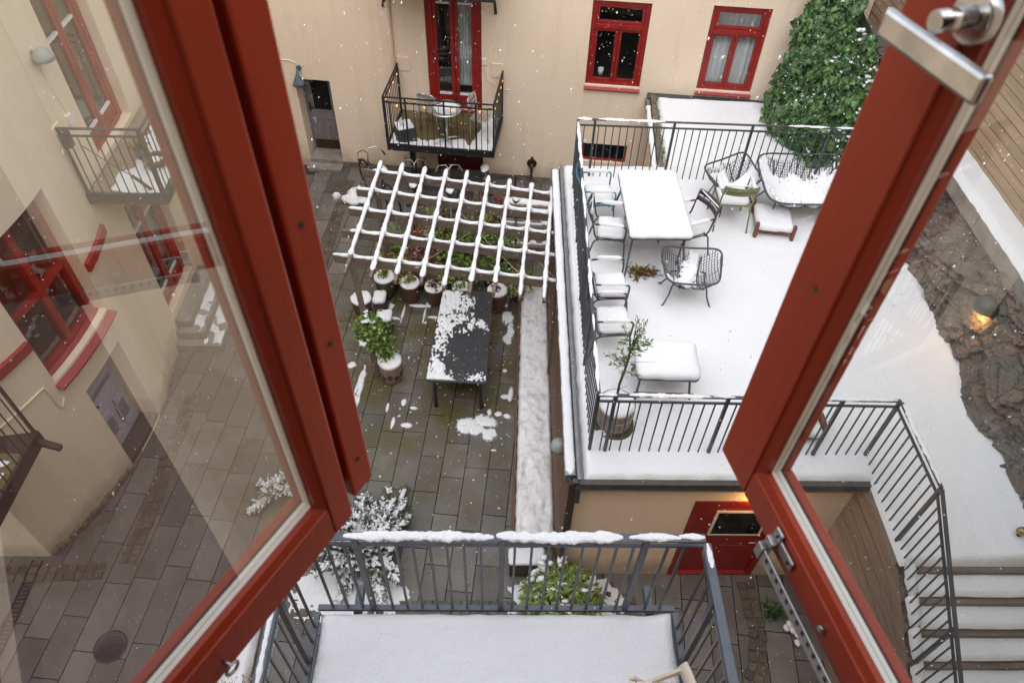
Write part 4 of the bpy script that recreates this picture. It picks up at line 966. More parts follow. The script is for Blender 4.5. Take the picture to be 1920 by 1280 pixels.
# ============================================================ rock face and what stands on it
def rock_material():
    m=bpy.data.materials.new('rock');m.use_nodes=True;nt=m.node_tree;N=nt.nodes;L=nt.links;b=N['Principled BSDF'];b.inputs['Roughness'].default_value=.72
    g=N.new('ShaderNodeNewGeometry');P=g.outputs['Position']
    def nz_(sc,dt,ds=0,r=.6):
        n=N.new('ShaderNodeTexNoise');n.inputs['Scale'].default_value=sc;n.inputs['Detail'].default_value=dt;n.inputs['Distortion'].default_value=ds;n.inputs['Roughness'].default_value=r;L.new(P,n.inputs['Vector']);return n.outputs['Fac']
    r=N.new('ShaderNodeValToRGB');e=r.color_ramp.elements;e[0].position=.30;e[0].color=(.075,.07,.058,1);e[1].position=.72;e[1].color=(.27,.22,.18,1)
    for p,c in ((.42,(.15,.14,.115,1)),(.50,(.155,.12,.10,1)),(.57,(.225,.17,.14,1)),(.63,(.19,.17,.14,1))): q=e.new(p);q.color=c
    L.new(nz_(1.15,12,1.2,.62),r.inputs['Fac'])
    v=N.new('ShaderNodeTexVoronoi');v.feature='DISTANCE_TO_EDGE';v.inputs['Scale'].default_value=1.9
    mp=N.new('ShaderNodeMapping');mp.inputs['Rotation'].default_value=(.5,.3,.2);mp.inputs['Scale'].default_value=(1,1.0,2.0)
    ws=N.new('ShaderNodeVectorMath');ws.operation='MULTIPLY_ADD';nv=N.new('ShaderNodeTexNoise');nv.inputs['Scale'].default_value=2.2;nv.inputs['Detail'].default_value=6;L.new(P,nv.inputs['Vector'])
    L.new(nv.outputs['Color'],ws.inputs[0]);ws.inputs[1].default_value=(.55,.55,.55);L.new(P,ws.inputs[2]);L.new(ws.outputs[0],mp.inputs['Vector']);L.new(mp.outputs['Vector'],v.inputs['Vector'])
    cr=N.new('ShaderNodeMapRange');cr.inputs['From Max'].default_value=.022;cr.inputs['To Min'].default_value=.55;cr.inputs['To Max'].default_value=1;L.new(v.outputs['Distance'],cr.inputs['Value'])
    mu=N.new('ShaderNodeVectorMath');mu.operation='SCALE';L.new(r.outputs['Color'],mu.inputs[0]);L.new(cr.outputs['Result'],mu.inputs['Scale']);L.new(mu.outputs['Vector'],b.inputs['Base Color'])
    b1=N.new('ShaderNodeBump');b1.inputs['Strength'].default_value=.8;b1.inputs['Distance'].default_value=.06;L.new(nz_(7,12,.6,.68),b1.inputs['Height'])
    b2=N.new('ShaderNodeBump');b2.inputs['Strength'].default_value=.7;b2.inputs['Distance'].default_value=.05;L.new(cr.outputs['Result'],b2.inputs['Height']);L.new(b1.outputs['Normal'],b2.inputs['Normal']);L.new(b2.outputs['Normal'],b.inputs['Normal'])
    return m
ROCK=rock_material()
mb=MB()
def facet(p,k):
    d,q=noise.voronoi(p)
    c=q[0];h=noise.cell_vector(c*7.31+Vector((3.1,1.7,9.2)))*2-Vector((1,1,1))
    return (p-c).dot(h)*k+h.x*.30*k-.22*k*math.exp(-(d[1]-d[0])*22)
def rk(i,j):
    y=13.6-11.6*i;zb=2.52 if y>3.6 else 2.52-max(0,(3.5-y))*.67
    z=zb-.15+(3.86-zb+.15)*j
    x=5.66+.10*math.sin(y*1.1)+.36*j**1.3+(.05 if y<5 else 0)
    p=Vector((y*1.0+z*.35,z*1.5-y*.2,2.0));p=p+Vector((noise.noise(p*1.4),noise.noise(p*1.4+Vector((5,5,5))),0))*.35
    w=.07*noise.noise(p*.9)+facet(p*1.1,.085)+facet(p*2.3+Vector((4,1,0)),.075)+facet(p*5.3,.036)+.014*noise.noise(p*11)+.008*noise.noise(p*25)
    return (x-w,y,z)
mb.grid(430,70,rk,smooth=False);obj('rock_face',mb,ROCK,kind='structure')
mb=MB();mb.grid(60,12,lambda i,j:(5.85+.58*j,10.35+3.2*i,3.80+.14*noise.noise(Vector((i*7,j*3,2)))+.06*noise.noise(Vector((i*22,j*8,5)))-.1*(1-j)))
obj('earth_bank',mb,ROCK,kind='structure')
KC=thing('retaining_wall','low concrete kerb on top of the rock carrying a strip of clean snow','wall',(6.2,7,3.8))
mb=MB()
for k in range(6):
    y1=10.4-1.5*k;mb.box((6.22,y1-.745,3.86),(.40,1.485,.22))
obj('kerb',mb,CONC,KC,bevel=.012)
mb=MB();mb.grid(160,8,lambda i,j:(6.03+.40*j+.015*nz(10.4-9*i,j,6,1)*(1-j),10.4-9*i,3.968+.07*(min(1,j*5))**.5*(1+.2*nz(i*40,j,1,4))));obj('snow_cap',mb,SNOW,KC)
WH=thing('timber_building','pale timber house wall of horizontal boards above the rock at the upper right','building',(6.6,8,4))
mb=MB()
for k in range(41):
    a=3.98+.132*k;mb.hexa([(6.40,13.6,a),(6.40,1.4,a),(6.44,1.4,a),(6.44,13.6,a),(6.41,13.6,a+.114),(6.41,1.4,a+.114),(6.44,1.4,a+.114),(6.44,13.6,a+.114)])
obj('cladding',mb,WOODPALE,WH)
mb=MB();mb.box((8.1,7.5,6.68),(3.30,12.1,5.38));obj('wall_core',mb,WOODDARK,WH)
L6=thing('rock_lamp','dark dome lamp lit warm below, fixed on the rock at the right edge','lamp',(5.98,6.35,3.5))
mb=MB();mb.lathe([(.155,0),(.15,.06),(.11,.13),(.05,.165),(0,.17)],(5.90,6.32,3.42),20);obj('lamp_shade',mb,M('dark_lamp',(.045,.05,.05),.4),L6)
mb=MB();blob(mb,(5.90,6.32,3.41),(.05,.05,.035),2,amp=0);obj('bulb',mb,BULB,L6)
mb=MB();mb.tube([(5.90,6.32,3.52),(6.2,6.34,3.56)],.02,8);obj('bracket',mb,MATS['dark_lamp'],L6)
lamp_light('rock_lamp_light',(5.84,6.28,3.32),2.2)
L7=thing('path_lamp','small brass path lamp in the snow at the far right edge','lamp',(5.46,3.75,2.6))
mb=MB();mb.tube([(5.50,3.72,2.55),(5.50,3.72,2.72)],.02,8);obj('post',mb,BRONZE,L7)
mb=MB();blob(mb,(5.49,3.72,2.75),(.06,.045,.045),2,amp=.05);obj('lamp_head',mb,M('brass',(.35,.25,.09),.35,metal=.8),L7)
# ============================================================ shed roof between terrace and far wall
SH=thing('lean_to_shed','lean-to roof under a thick sheet of snow, between the terrace and the far wall','shed',(4,11.8,0))
Q=lambda u,v:Vector((2.95+.02*v-(.12*(1-v))+u*(2.55+.1*(1-v)),10.75+2.38*v-u*.22*v,2.12+.12*v))
mb=MB()
a,b,c,d=Q(0,0),Q(1,0),Q(1,1),Q(0,1)
mb.hexa([(a.x,a.y,.0),(b.x,b.y,.0),(c.x,c.y,.0),(d.x,d.y,.0),(a.x,a.y,a.z),(b.x,b.y,b.z),(c.x,c.y,c.z),(d.x,d.y,d.z)]);obj('wall',mb,CREAM,SH)
mb=MB();mb.beam(Q(-.012,0)+V(0,0,-.02),Q(-.012,1)+V(0,0,-.02),.10,.16);mb.beam(Q(-.05,0)+V(0,0,-.06),Q(-.05,1)+V(0,0,-.06),.07,.14);obj('verge',mb,STONE,SH,bevel=.01)
mb=MB();ridge(mb,Q(-.055,.0)+V(0,0,.01),Q(-.055,.86)+V(0,0,.01),.045,.05,step=.04);
def shs(i,j):
    p=Q(.012+.985*i,1-.985*j) if False else Q(.012+.985*i,.015+.955*j);e=max(0,min(1,min(i*2.6/.06,(1-i)*2.6/.06,j*2.3/.06,(1-j)*2.3/.10)))**.55
    w=.03*noise.noise(Vector((p.x*5,p.y*5,3)))*(1-e)
    return (p.x+w,p.y+w,p.z+.005+.11*e*(1+.22*nz(p.x,p.y,1.6,5)+.08*nz(p.x,p.y,6,8)))
mb.grid(80,70,shs);obj('snow_cap',mb,SNOWG,SH)
mb=MB()
for k in range(160):
    t=random.random();p=Q(.008,t)+V(random.uniform(-.03,.05),0,.06);leaf(mb,p,rdir(),rdir(),.05,.03)
obj('moss',mb,LEAFG,SH,kind='stuff')
mb=MB();mb.mbox(ff,6.32,8.95,2.255,2.285,-.20,.0);mb.mbox(ff,6.32,8.95,2.18,2.25,-.03,.0);obj('flashing',mb,DARKMETAL,SH,bevel=.003)
# ============================================================ ivy
IV=thing('ivy','big dark green mound of ivy dotted with snow in the corner above the terrace','ivy',(5.7,11.6,2.3))
A_,B_,C_,D_=Vector((4.95,12.55,2.25)),Vector((5.78,10.1,2.3)),Vector((6.20,10.85,3.80)),Vector((5.50,12.9,5.1))
def ivs(u,v):
    p=A_.lerp(B_,u).lerp(D_.lerp(C_,u),v)
    bulge=.30*math.sin(PI*min(1,max(0,u)))**.7*math.sin(PI*min(1,max(0,v*.9+.06)))**.6
    n=Vector((-.62,-.62,.48))
    k=.20*noise.noise(p*1.7)+.12*noise.noise(p*4)
    return p+n*(bulge+k)
mb=MB();mb.grid(36,36,lambda i,j:ivs(i,j)+Vector((.10,.10,-.08)));obj('stem_mat',mb,IVYB,IV)
mb=MB();cnt=0;sn=[]
while cnt<7600:
    u,v=random.uniform(-.05,1.03),random.uniform(-.04,1.03)
    e=noise.noise(Vector((u*6,v*6,1)))*.13
    if u<-.02+e or v>1.0+e or u>1.0+e: continue
    if u>.80 and v>.62 and noise.noise(Vector((u*9,v*9,6)))>-.25+(.97-u): continue   # the bare earth patch by the boards
    p=ivs(u,v)+rdir()*.06
    if noise.noise(p*2.6)<-.42: 
        if random.random()<.6: continue
    n=(Vector((-.55,-.6,.6))+rdir()*.65).normalized();d=(Vector((-.2,-.3,-.75))+rdir()*.7).normalized()
    lobed(mb,p+Vector((-.03,-.03,.02))*random.random()*random.choice((1.5,2.2,4.2)),d,n,random.choice((1,1,1.25,.7))*random.uniform(.065,.125));cnt+=1
    if random.random()<.006: sn.append(p)
obj('leaves',mb,IVY,IV)
mb=MB()
for p in sn:
    for _ in range(random.randint(1,4)): blob(mb,p+Vector((-.07,-.07,.07))+rdir()*.06,(random.uniform(.012,.05),random.uniform(.012,.05),.015),1,amp=.5)
for c,r in ((ivs(.60,.93),.10),(ivs(.86,.80),.13),(ivs(.80,.86),.10),(ivs(.86,.40),.12),(ivs(.80,.33),.10),(ivs(.35,.3),.07),(ivs(.62,.08),.10),(ivs(.5,.12),.06)):
    for _ in range(12): q=random.uniform(.2,.5);blob(mb,c+Vector((-.09,-.09,.09))+rdir()*r*.9,(r*q,r*q,.025),1,amp=.5)
obj('snow_patch',mb,SNOW,IV,kind='stuff')
mb=MB()
for k in range(60):
    p=ivs(.70+random.uniform(-.1,.1),.78+random.uniform(-.04,.04));lobed(mb,p+Vector((-.05,-.05,.05)),rdir(),Vector((-.5,-.6,.6))+rdir()*.4,.06)
obj('yellow_leaves',mb,LEAFY,IV)
# ============================================================ terrace furniture
def enamel(n,c,v=None): return M(n,c,.42,var=v or tuple(k*.8 for k in c),scale=12)
EN_BLUE=enamel('blue_enamel',(.12,.30,.42));EN_OLIVE=enamel('dark_olive_enamel',(.075,.08,.055));EN_PURPLE=enamel('plum_enamel',(.07,.042,.062))
EN_GREEN=enamel('olive_green_enamel',(.20,.225,.09));EN_GREY=enamel('grey_green_enamel',(.095,.10,.085));EN_STORM=enamel('storm_grey_enamel',(.075,.095,.115))
def arm_chair(label,loc,rz,mat,cap=True,seed=1,armsnow=True):
    """slatted metal armchair; it faces +Y in its own space"""
    T=thing('garden_chair',label,'chair',(0,0,0),'slatted metal armchairs on the terrace');r=.0125
    for s in (-1,1):
        x=s*.235
        mb=MB();mb.tube([(s*.255,.24,0),(x,.205,.34),(x,.19,.385),(x,.15,.405)],r,8);obj('leg',mb,mat,T)
        mb=MB();mb.tube([(s*.25,-.30,0),(x,-.225,.33),(x,-.20,.375),(x,-.15,.395)],r,8);obj('leg',mb,mat,T)
        mb=MB();mb.tube([(x,.20,.40),(x+s*.01,.205,.60),(x+s*.012,.195,.638),(x+s*.012,.16,.655),(x+s*.01,-.10,.665),(x,-.235,.655)],.0125,8);obj('armrest',mb,mat,T)
        mb=MB();mb.tube([(x,-.17,.395),(x,-.215,.46),(x,-.27,.72),(x,-.29,.82)],.0125,8);obj('back_post',mb,mat,T)
    mb=MB();mb.tube([(-.235,.2,.403),(-.235,-.17,.395),(.235,-.17,.395),(.235,.2,.403)],.013,8,closed=True);obj('seat_frame',mb,mat,T)
    mb=MB()
    for k in range(7):
        x=-.2+k*.0667
        for j in range(5):
            y0=-.17+j*.076;y1=y0+.076;zc=lambda y:.418-.022*math.sin((y+.17)/.38*PI)
            mb.beam((x,y0,zc(y0)),(x,y1,zc(y1)),.048,.006)
    obj('seat',mb,mat,T)
    mb=MB()
    for z0,z1 in ((.665,.735),(.75,.83)):
        mb.grid(10,1,lambda i,j:(-.245+.49*i,-.262-.02*(z0-.66)/.1-(z0+(z1-z0)*j-.66)*.18-.055*math.sin(PI*i),z0+(z1-z0)*j))
    o=obj('backrest',mb,mat,T);md=o.modifiers.new('solid','SOLIDIFY');md.thickness=.007
    if cap:
        mb=MB();pillow(mb,[(x,y+.015) for x,y in rrect(.43,.38,.05)],.418,.062,edge=.05,seed=seed);obj('snow_cap',mb,SNOW,T)
        if armsnow:
            for s in (-1,1):
                mb=MB();ridge(mb,(s*.247,.165,.664),(s*.246,-.17,.672),.026,.042,step=.03,rough=.6);obj('snow_cap',mb,SNOW,T)
        mb=MB();ridge(mb,(-.22,-.292,.83),(.22,-.292,.83),.007,.012,rough=1.2);obj('snow_cap',mb,SNOW,T)
    T.location=(*loc,TZ+.0);T.rotation_euler=(0,0,rz);return T
W90=-PI/2
arm_chair('light blue slatted metal armchair with snow, by the back left corner of the terrace',(1.46,8.98),W90+.05,EN_BLUE,seed=1)
arm_chair('dark olive slatted armchair beside the left end of the big snowy table',(1.57,8.22),W90-.12,EN_OLIVE,seed=2)
arm_chair('plum coloured armchair with snow by the left railing, behind the front one of the row',(1.45,7.06),W90+.03,EN_PURPLE,seed=3)
arm_chair('grey green armchair with snow by the left railing, behind the potted olive tree',(1.42,6.42),W90+.05,EN_GREY,seed=4)
arm_chair('plum armchair tucked under the right side of the big snowy table',(2.66,8.28),PI/2+.40,EN_PURPLE,seed=5)
arm_chair('olive green armchair seen from behind, before the dark mesh lounge chair',(3.46,8.98),-.04,EN_GREEN,seed=6)
def table(label,x,y,w,d,h,cap,rz=0,legs=.05,r=.07,splay=.10):
    T=thing('garden_table',label,'table',(0,0,0))
    mb=MB();o=rrect(w,d,r,5);mb.prism(o,h-.028,h);obj('tabletop',mb,EN_STORM,T,bevel=.005)
    for sx in (-1,1):
        for sy in (-1,1):
            mb=MB();mb.beam((sx*(w/2-.05+splay*.4),sy*(d/2-.08+splay),0),(sx*(w/2-.09),sy*(d/2-.20),h-.03),.042,.022,up=(1,0,0));obj('leg',mb,EN_STORM,T,bevel=.004)
    mb=MB();pillow(mb,rrect(w-.015,d-.015,r,6),h,cap,edge=.07,lump=.006,over=.012);obj('snow_cap',mb,SNOWG,T)
    T.location=(x,y,TZ-.02);T.rotation_euler=(0,0,rz);return T
table('large grey garden table under a thick even slab of snow',2.165,8.42,.86,1.50,.72,.075,rz=.012)
LT=table('low square grey table under thick snow, just behind the front railing',2.005,5.755,.74,.57,.45,.095,rz=-.03,splay=.02)
mb=MB();mb.tube([(-.36,-.22,.12),(.36,-.22,.12)],.011,6);mb.tube([(-.36,.22,.12),(.36,.22,.12)],.011,6);obj('stretcher',mb,EN_STORM,LT)
# woven lounge chairs and sofa
def lounge(label,loc,rz,w,d,bowl,rim_h,nw,nd,cover,seed,legs=None,back=.20):
    """woven shell hung from a rounded rim on thin bent legs; faces -Y in its own space"""
    T=thing('lounge_chair' if w<1 else 'garden_sofa',label,'chair' if w<1 else 'sofa',(0,0,0),'dark woven lounge seats on the terrace' );mat=DARKMETAL
    def outline(a):
        c,s=math.cos(a),math.sin(a);p=2/5.5
        x=math.copysign(abs(c)**p,c)*w/2;y=math.copysign(abs(s)**p,s)*d/2
        x*=1+.10*(y/(d/2))
        return x,y
    def rimz(x,y): return rim_h+back*max(0,.5+y/d)**1.6+.03*(abs(x)/(w/2))**2
    def rp(a): x,y=outline(a);return Vector((x,y,rimz(x,y)))
    n=56;mb=MB();mb.tube([rp(2*PI*k/n) for k in range(n)],.014,8,closed=True);obj('rim',mb,mat,T)
    def shell(x,y):
        # fraction of the way to the rim decides the depth of the bowl
        a=math.atan2(y/(d/2),x/(w/2));X,Y=outline(a);f=min(1,math.hypot(x,y)/max(1e-6,math.hypot(X,Y)))
        return rimz(x,y)*1.0-bowl*(1-f**2.4)-(back*.35*(1-f)*max(0,y/d)),f
    mb=MB()
    def wire(x0,y0,x1,y1,m=12):
        pts=[]
        for k in range(m+1):
            x=x0+(x1-x0)*k/m;y=y0+(y1-y0)*k/m;z,f=shell(x,y)
            if f<.995: pts.append((x,y,z))
        if len(pts)>2: mb.tube(pts,.0042,4,cap=False)
    for k in range(1,nw):
        x=-w/2*1.06+w*1.12*k/nw;wire(x,-d/2,x,d/2)
    for k in range(1,nd):
        y=-d/2+d*k/nd;wire(-w/2*1.08,y,w/2*1.08,y,16)
    obj('woven_shell',mb,mat,T)
    mb=MB()
    for k in range(2 if w<1 else 3):
        x=(-.16+.32*k) if w<1 else (-.35+.35*k)
        pts=[]
        for m in range(13):
            y=-d/2*.96+d*.96*m/12;z,f=shell(x,y);pts.append((x*(1-.35*(1-abs(y)/(d/2))) if w<1 else x,y,z-.012))
        mb.tube(pts,.011,6)
    obj('rib',mb,mat,T)
    for sx in (-1,1):
        for sy in (-1,1):
            x=sx*w*.30;y=sy*d*.22;z,_=shell(x,y)
            mb=MB();mb.tube([(x*.75,y*.6,z-.01),(x,y,z-.06),(x*1.12,y*1.3,z*.42),(x*1.28+sx*.02,y*1.75,.012),(x*1.36+sx*.03,y*1.95,0)],.011,7);obj('leg',mb,mat,T)
    mb=MB();rs=.014
    def cov(x,y):
        z,f=shell(x,y)
        if f>.95: return -1
        return cover(x/(w/2),y/(d/2),f)+.07*noise.noise(Vector((x*14+seed,y*14,1)))+.08*noise.noise(Vector((x*34+seed,y*34,4)))
    patch(mb,-w/2,w/2,-d/2,d/2,0,rs,cov,xf=lambda p:(p[0],p[1],shell(p[0],p[1])[0]+.004+max(-.002,p[2])),hmax=.05)
    obj('snow_patch',mb,SNOW,T,kind='stuff')
    T.location=(*loc,TZ-.01);T.rotation_euler=(0,0,rz);return T
lounge('dark woven metal lounge chair in the middle of the terrace, half filled with snow',(2.56,7.33),-.06,.76,.54,.24,.46,27,21,lambda u,v,f:.10-.32*abs(u+.08-.35*v)-.05*(1 if u<-.35 and v>.1 else 0)-(.2 if u>.30 else 0)+(.14 if u<-.62 and v<-.3 else 0),1,back=.16)
lounge('dark woven metal lounge chair by the back railing, turned sideways and full of snow',(3.55,9.42),.52,.80,.58,.24,.46,27,21,lambda u,v,f:.11-.12*(1 if abs(v)>.75 else 0)-.42*max(0,-u-.15-.35*v)-.5*max(0,u+.1)*(1 if v>.15 else 0),2,back=.16)
lounge('wide dark woven metal sofa with snow heaped along its seat, by the back railing',(4.52,9.22),.0,1.22,.84,.22,.45,40,28,lambda u,v,f:.10-.42*max(0,v-.30)*min(1,max(.25,(.85-abs(u+.05))*4))-.15*math.exp(-((v+.72)/.16)**2)*(1 if u<.35 else .2)-.10*math.exp(-((u-.78)/.2)**2)+.03*math.sin(u*9+v*4),3,back=.30)
# low wooden stool table with posts standing out of the snow
FS=thing('low_stool','low square stool of red brown wood, its four posts standing out of its snow','stool',(0,0,0))
for sx in (-1,1):
    for sy in (-1,1):
        mb=MB();mb.box((sx*.27,sy*.29,.12),(.045,.07,.27));obj('post',mb,WOODRED,FS,bevel=.004)
mb=MB();mb.box((0,0,.11),(.50,.56,.03));obj('seat',mb,WOODRED,FS)
mb=MB();pillow(mb,rrect(.53,.56,.04),.125,.085,edge=.05,lump=.012);obj('snow_cap',mb,SNOW,FS)
FS.location=(4.115,8.855,TZ-.01);FS.rotation_euler=(0,0,-.14)
FS2=thing('low_stool','low wooden stool by the front railing, its red brown end showing','stool',(0,0,0))
mb=MB();mb.box((.27,.1,.12),(.05,.16,.16));mb.box((.27,.22,.16),(.035,.08,.05));obj('post',mb,WOODRED,FS2,bevel=.004)
mb=MB();mb.box((0,.1,.09),(.50,.4,.03));obj('seat',mb,WOODRED,FS2)
mb=MB();pillow(mb,[(x-.04,y+.1) for x,y in rrect(.54,.42,.05)],.10,.08,edge=.05);obj('snow_cap',mb,SNOW,FS2)
FS2.location=(3.52,5.02,TZ-.01)
# half barrel with a small olive tree
BR=thing('barrel_planter','half barrel of grey staves holding a small olive tree, in the front left corner','planter',(1.365,5.16,TZ-.03))
c=(1.365,5.16,TZ-.02)
mb=MB()
for k in range(22):
    a0=2*PI*k/22+.012;a1=2*PI*(k+1)/22-.012
    for (z0,r0,z1,r1) in ((0,.175,.2,.212),(.2,.212,.40,.218)):
        mb.hexa([(c[0]+r*math.cos(a),c[1]+r*math.sin(a),c[2]+z) for z,rr in ((z0,r0),(z1,r1)) for a,r in ((a0,rr),(a1,rr),(a1,rr-.02),(a0,rr-.02))])
obj('staves',mb,BARREL,BR)
for z,r in ((.10,.199),(.27,.219)):
    mb=MB();mb.lathe([(r-.004,z-.014),(r,z-.014),(r+.001,z+.014),(r-.004,z+.014)],c,28);obj('hoop',mb,GALV,BR)
mb=MB();mb.lathe([(.17,-.0),(.25,-.0),(.255,.025),(.24,.03)],(c[0],c[1],c[2]-.005),28);obj('saucer',mb,TERRAG,BR)
mb=MB();pillow(mb,[(c[0]+.2*math.cos(2*PI*k/26),c[1]+.2*math.sin(2*PI*k/26)) for k in range(26)],c[2]+.36,.075,edge=.06,lump=.01);obj('snow_cap',mb,SNOW,BR)
OT=thing('olive_tree','small olive tree with a bare lower stem growing out of the half barrel','tree',(1.365,5.2,TZ+.38))
p0=Vector((1.36,5.20,TZ+.36));mb=MB()
mb.tube([p0,p0+V(.0,.01,.3),p0+V(.03,.0,.62),p0+V(.05,.0,.9),p0+V(.09,-.01,1.12)],[.017,.015,.013,.009,.005],7)
tips=[]
for k in range(26):
    t=random.uniform(.42,1.02);q=p0+V(.05*t,0,1.12*t);d=rdir();d.z=abs(d.z)*.9+.25;d.normalize();L_=random.uniform(.10,.26)
    mb.tube([q,q+d*L_*.5+rdir()*.02,q+d*L_],[.005,.004,.002],4);tips.append((q,d,L_))
for k in range(9):
    t=random.uniform(.1,.95);q=p0+V(.05*t,0,1.12*t);d=rdir();d.z=abs(d.z)*.6+.1;L_=random.uniform(.2,.38);mb.tube([q,q+d*L_],[.003,.0015],3)
obj('trunk',mb,TWIG,OT)
mb=MB()
for q,d,L_ in tips:
    for k in range(15):
        s=q+d*(L_*random.uniform(.1,1.1))+rdir()*.015;dd=(d+rdir()*.9).normalized();leaf(mb,s,dd,rdir(),random.uniform(.04,.07),.016)
obj('leaves',mb,LEAFG,OT)
# wilted clumps under the big table
WP=thing('wilted_plant','wilted brown and green clump in the melted patch under the big table','plant',(2.05,7.72,TZ))
mb=MB()
for k in range(80):
    p=Vector((2.05+random.gauss(0,.10),7.76+random.gauss(0,.05),TZ-.01));d=rdir();d.z=abs(d.z)*.7;leaf(mb,p,d,rdir(),random.uniform(.06,.16),.035)
obj('leaves',mb,LEAFB,WP)
mb=MB()
for k in range(30):
    p=Vector((1.95+random.gauss(0,.05),7.80+random.gauss(0,.05),TZ));d=rdir();d.z=abs(d.z)*.8;leaf(mb,p,d,rdir(),random.uniform(.06,.13),.03)
obj('green_leaves',mb,LEAFY,WP)
# ============================================================ pergola
PG=thing('pergola','weathered wooden pergola grid of beams and rafters carrying swags of snow','pergola',(-.7,9.1,0))
rl=[(-2.28,10.57),(-2.34,10.04),(-2.39,9.53),(-2.42,8.99),(-2.47,8.42)];rr_=[(.97,9.94),(.94,9.43),(.93,8.95),(.92,8.44),(.90,7.89)]
rb=[(-2.0,10.66),(-1.63,10.6),(-1.25,10.51),(-.89,10.45),(-.54,10.42),(-.18,10.28),(.17,10.2),(.53,10.1),(.86,10.0)]
rf=[(-2.22,7.94),(-1.84,7.86),(-1.48,7.78),(-1.11,7.76),(-.78,7.65),(-.41,7.57),(-.07,7.56),(.30,7.48),(.64,7.43)]
PZ=2.30
def cross(p,q,a,b):
    p,q,a,b=map(Vector,(p,q,a,b));r=q-p;s=b-a;den=r.x*s.y-r.y*s.x;return ((a-p).x*s.y-(a-p).y*s.x)/den
for k in range(5):
    p=(*rl[k],PZ-.075);q=(*rr_[k],PZ-.075)
    mb=MB();mb.beam(p,q,.045,.15);o=obj('beam',mb,WOODP,PG,bevel=.003)
    ts=sorted(cross(rl[k],rr_[k],rb[i],rf[i]) for i in range(9));mb=MB()
    a=Vector((*rl[k],PZ));d=Vector((*rr_[k],PZ))-a
    cuts=[0]+ts+[1]
    for i in range(len(cuts)-1):
        t0,t1=cuts[i],cuts[i+1]
        if i==0 and k==0: t0+=(t1-t0)*.55
        if i==0 and k==3: t0+=(t1-t0)*.45
        swag=(lambda t:.72+2.5*abs(2*t-1)**3.4) if 0<i<len(cuts)-2 else ((lambda t:.85+.9*t**4) if i==0 else (lambda t:.85+.9*(1-t)**4))
        sg=random.uniform(.85,1.15)
        ridge(mb,a+d*(t0-.001),a+d*(t1+.001),.025*sg,.031,step=.022,hfn=swag,taper=.012 if 0<i<len(cuts)-2 else .05,rough=1.1)
    obj('snow_cap',mb,SNOW,o)
for i in range(9):
    p=Vector((*rb[i],PZ+.035));q=Vector((*rf[i],PZ+.035));d=(q-p).normalized()
    mb=MB();mb.beam(p-d*.05,q,.045,.07);o=obj('rafter',mb,WOODP,PG,bevel=.003)
    L=(q-p).length;ed=(.86,.95,.95,.96,.985,.92,.92,.985,.985)[i]
    a,b=p-d*.05+V(0,0,.035),p+d*(L*ed)+V(0,0,.035);tk=[cross(rb[i],rf[i],rl[k],rr_[k])/ed for k in range(5)]
    mb=MB();ridge(mb,a,b,.028,.035,step=.018,rough=1.3,taper=.05,wfn=lambda t:1+.38*math.exp(-min(abs(t-x) for x in tk)**2*900)+(.35 if t>.93 and 0<i<7 else 0),hfn=lambda t:1.12)
    # leftover snow low on the sunk sides
    obj('snow_cap',mb,SNOW,o)
posts=[((-2.02,8.0),(-2.20,8.38)),((.87,7.95),(.87,8.0)),((-2.05,10.4),(-2.1,10.5)),((-.40,10.12),(-.38,10.2)),((.90,9.95),(.90,9.97))]
for (x,y),(X,Y) in posts:
    mb=MB();mb.beam((x,y,0),(X,Y,2.16),.085,.085);obj('post',mb,WOODP,PG,bevel=.005)
for k,(a,b) in enumerate((((-1.0,10.3,2.12),(.4,8.1,2.13)),((-1.4,8.25,2.12),(-.2,9.5,2.12)),((.0,9.6,2.12),(.88,8.1,2.12)))):
    mb=MB();pts=[Vector(a).lerp(Vector(b),t/6)+V(0,0,-.06*math.sin(t/6*PI)) for t in range(7)];mb.tube(pts,.006,4);obj('wire',mb,STRAW,PG)
# snowed-up planting strip along the cladding, with its low timber edge
SB=thing('planting_bed','narrow planting bed along the brown cladding, filled with trodden snow','bed',(.6,7.2,0))
mb=MB();mb.beam((.24,4.92,.05),(.40,10.1,.05),.035,.12);obj('edging',mb,WOODCLAD,SB,bevel=.004)
mb=MB();mb.beam((.24,4.90,.05),(.80,4.88,.05),.035,.12);obj('edging',mb,WOODCLAD,SB,bevel=.004)
mb=MB()
foot=[(random.uniform(.38,.72),random.uniform(4.95,6.3)) for _ in range(7)]
def sb(i,j):
    y=4.93+5.2*i;x0=.265+.16*(y-4.92)/5.2;x1=.835+.085*(y-4.5)/6;x=x0+(x1-x0)*j
    e=max(0,min(1,min(j,1-j)/.10))**.5;e*=min(1,(i)*5.2/.06+.1)
    z=.05+.11*e*(1+.30*nz(x,y,3,2)+.18*nz(x,y,9,3)+.12*nz(x,y,22,1))
    for fx,fy in foot: z-=.05*math.exp(-(((x-fx)/.055)**2+((y-fy)/.10)**2))
    return (x+.02*nz(x,y,8,9)*(1-e),y,z)
mb.grid(230,26,sb);obj('snow_bed',mb,SLUSH,SB)
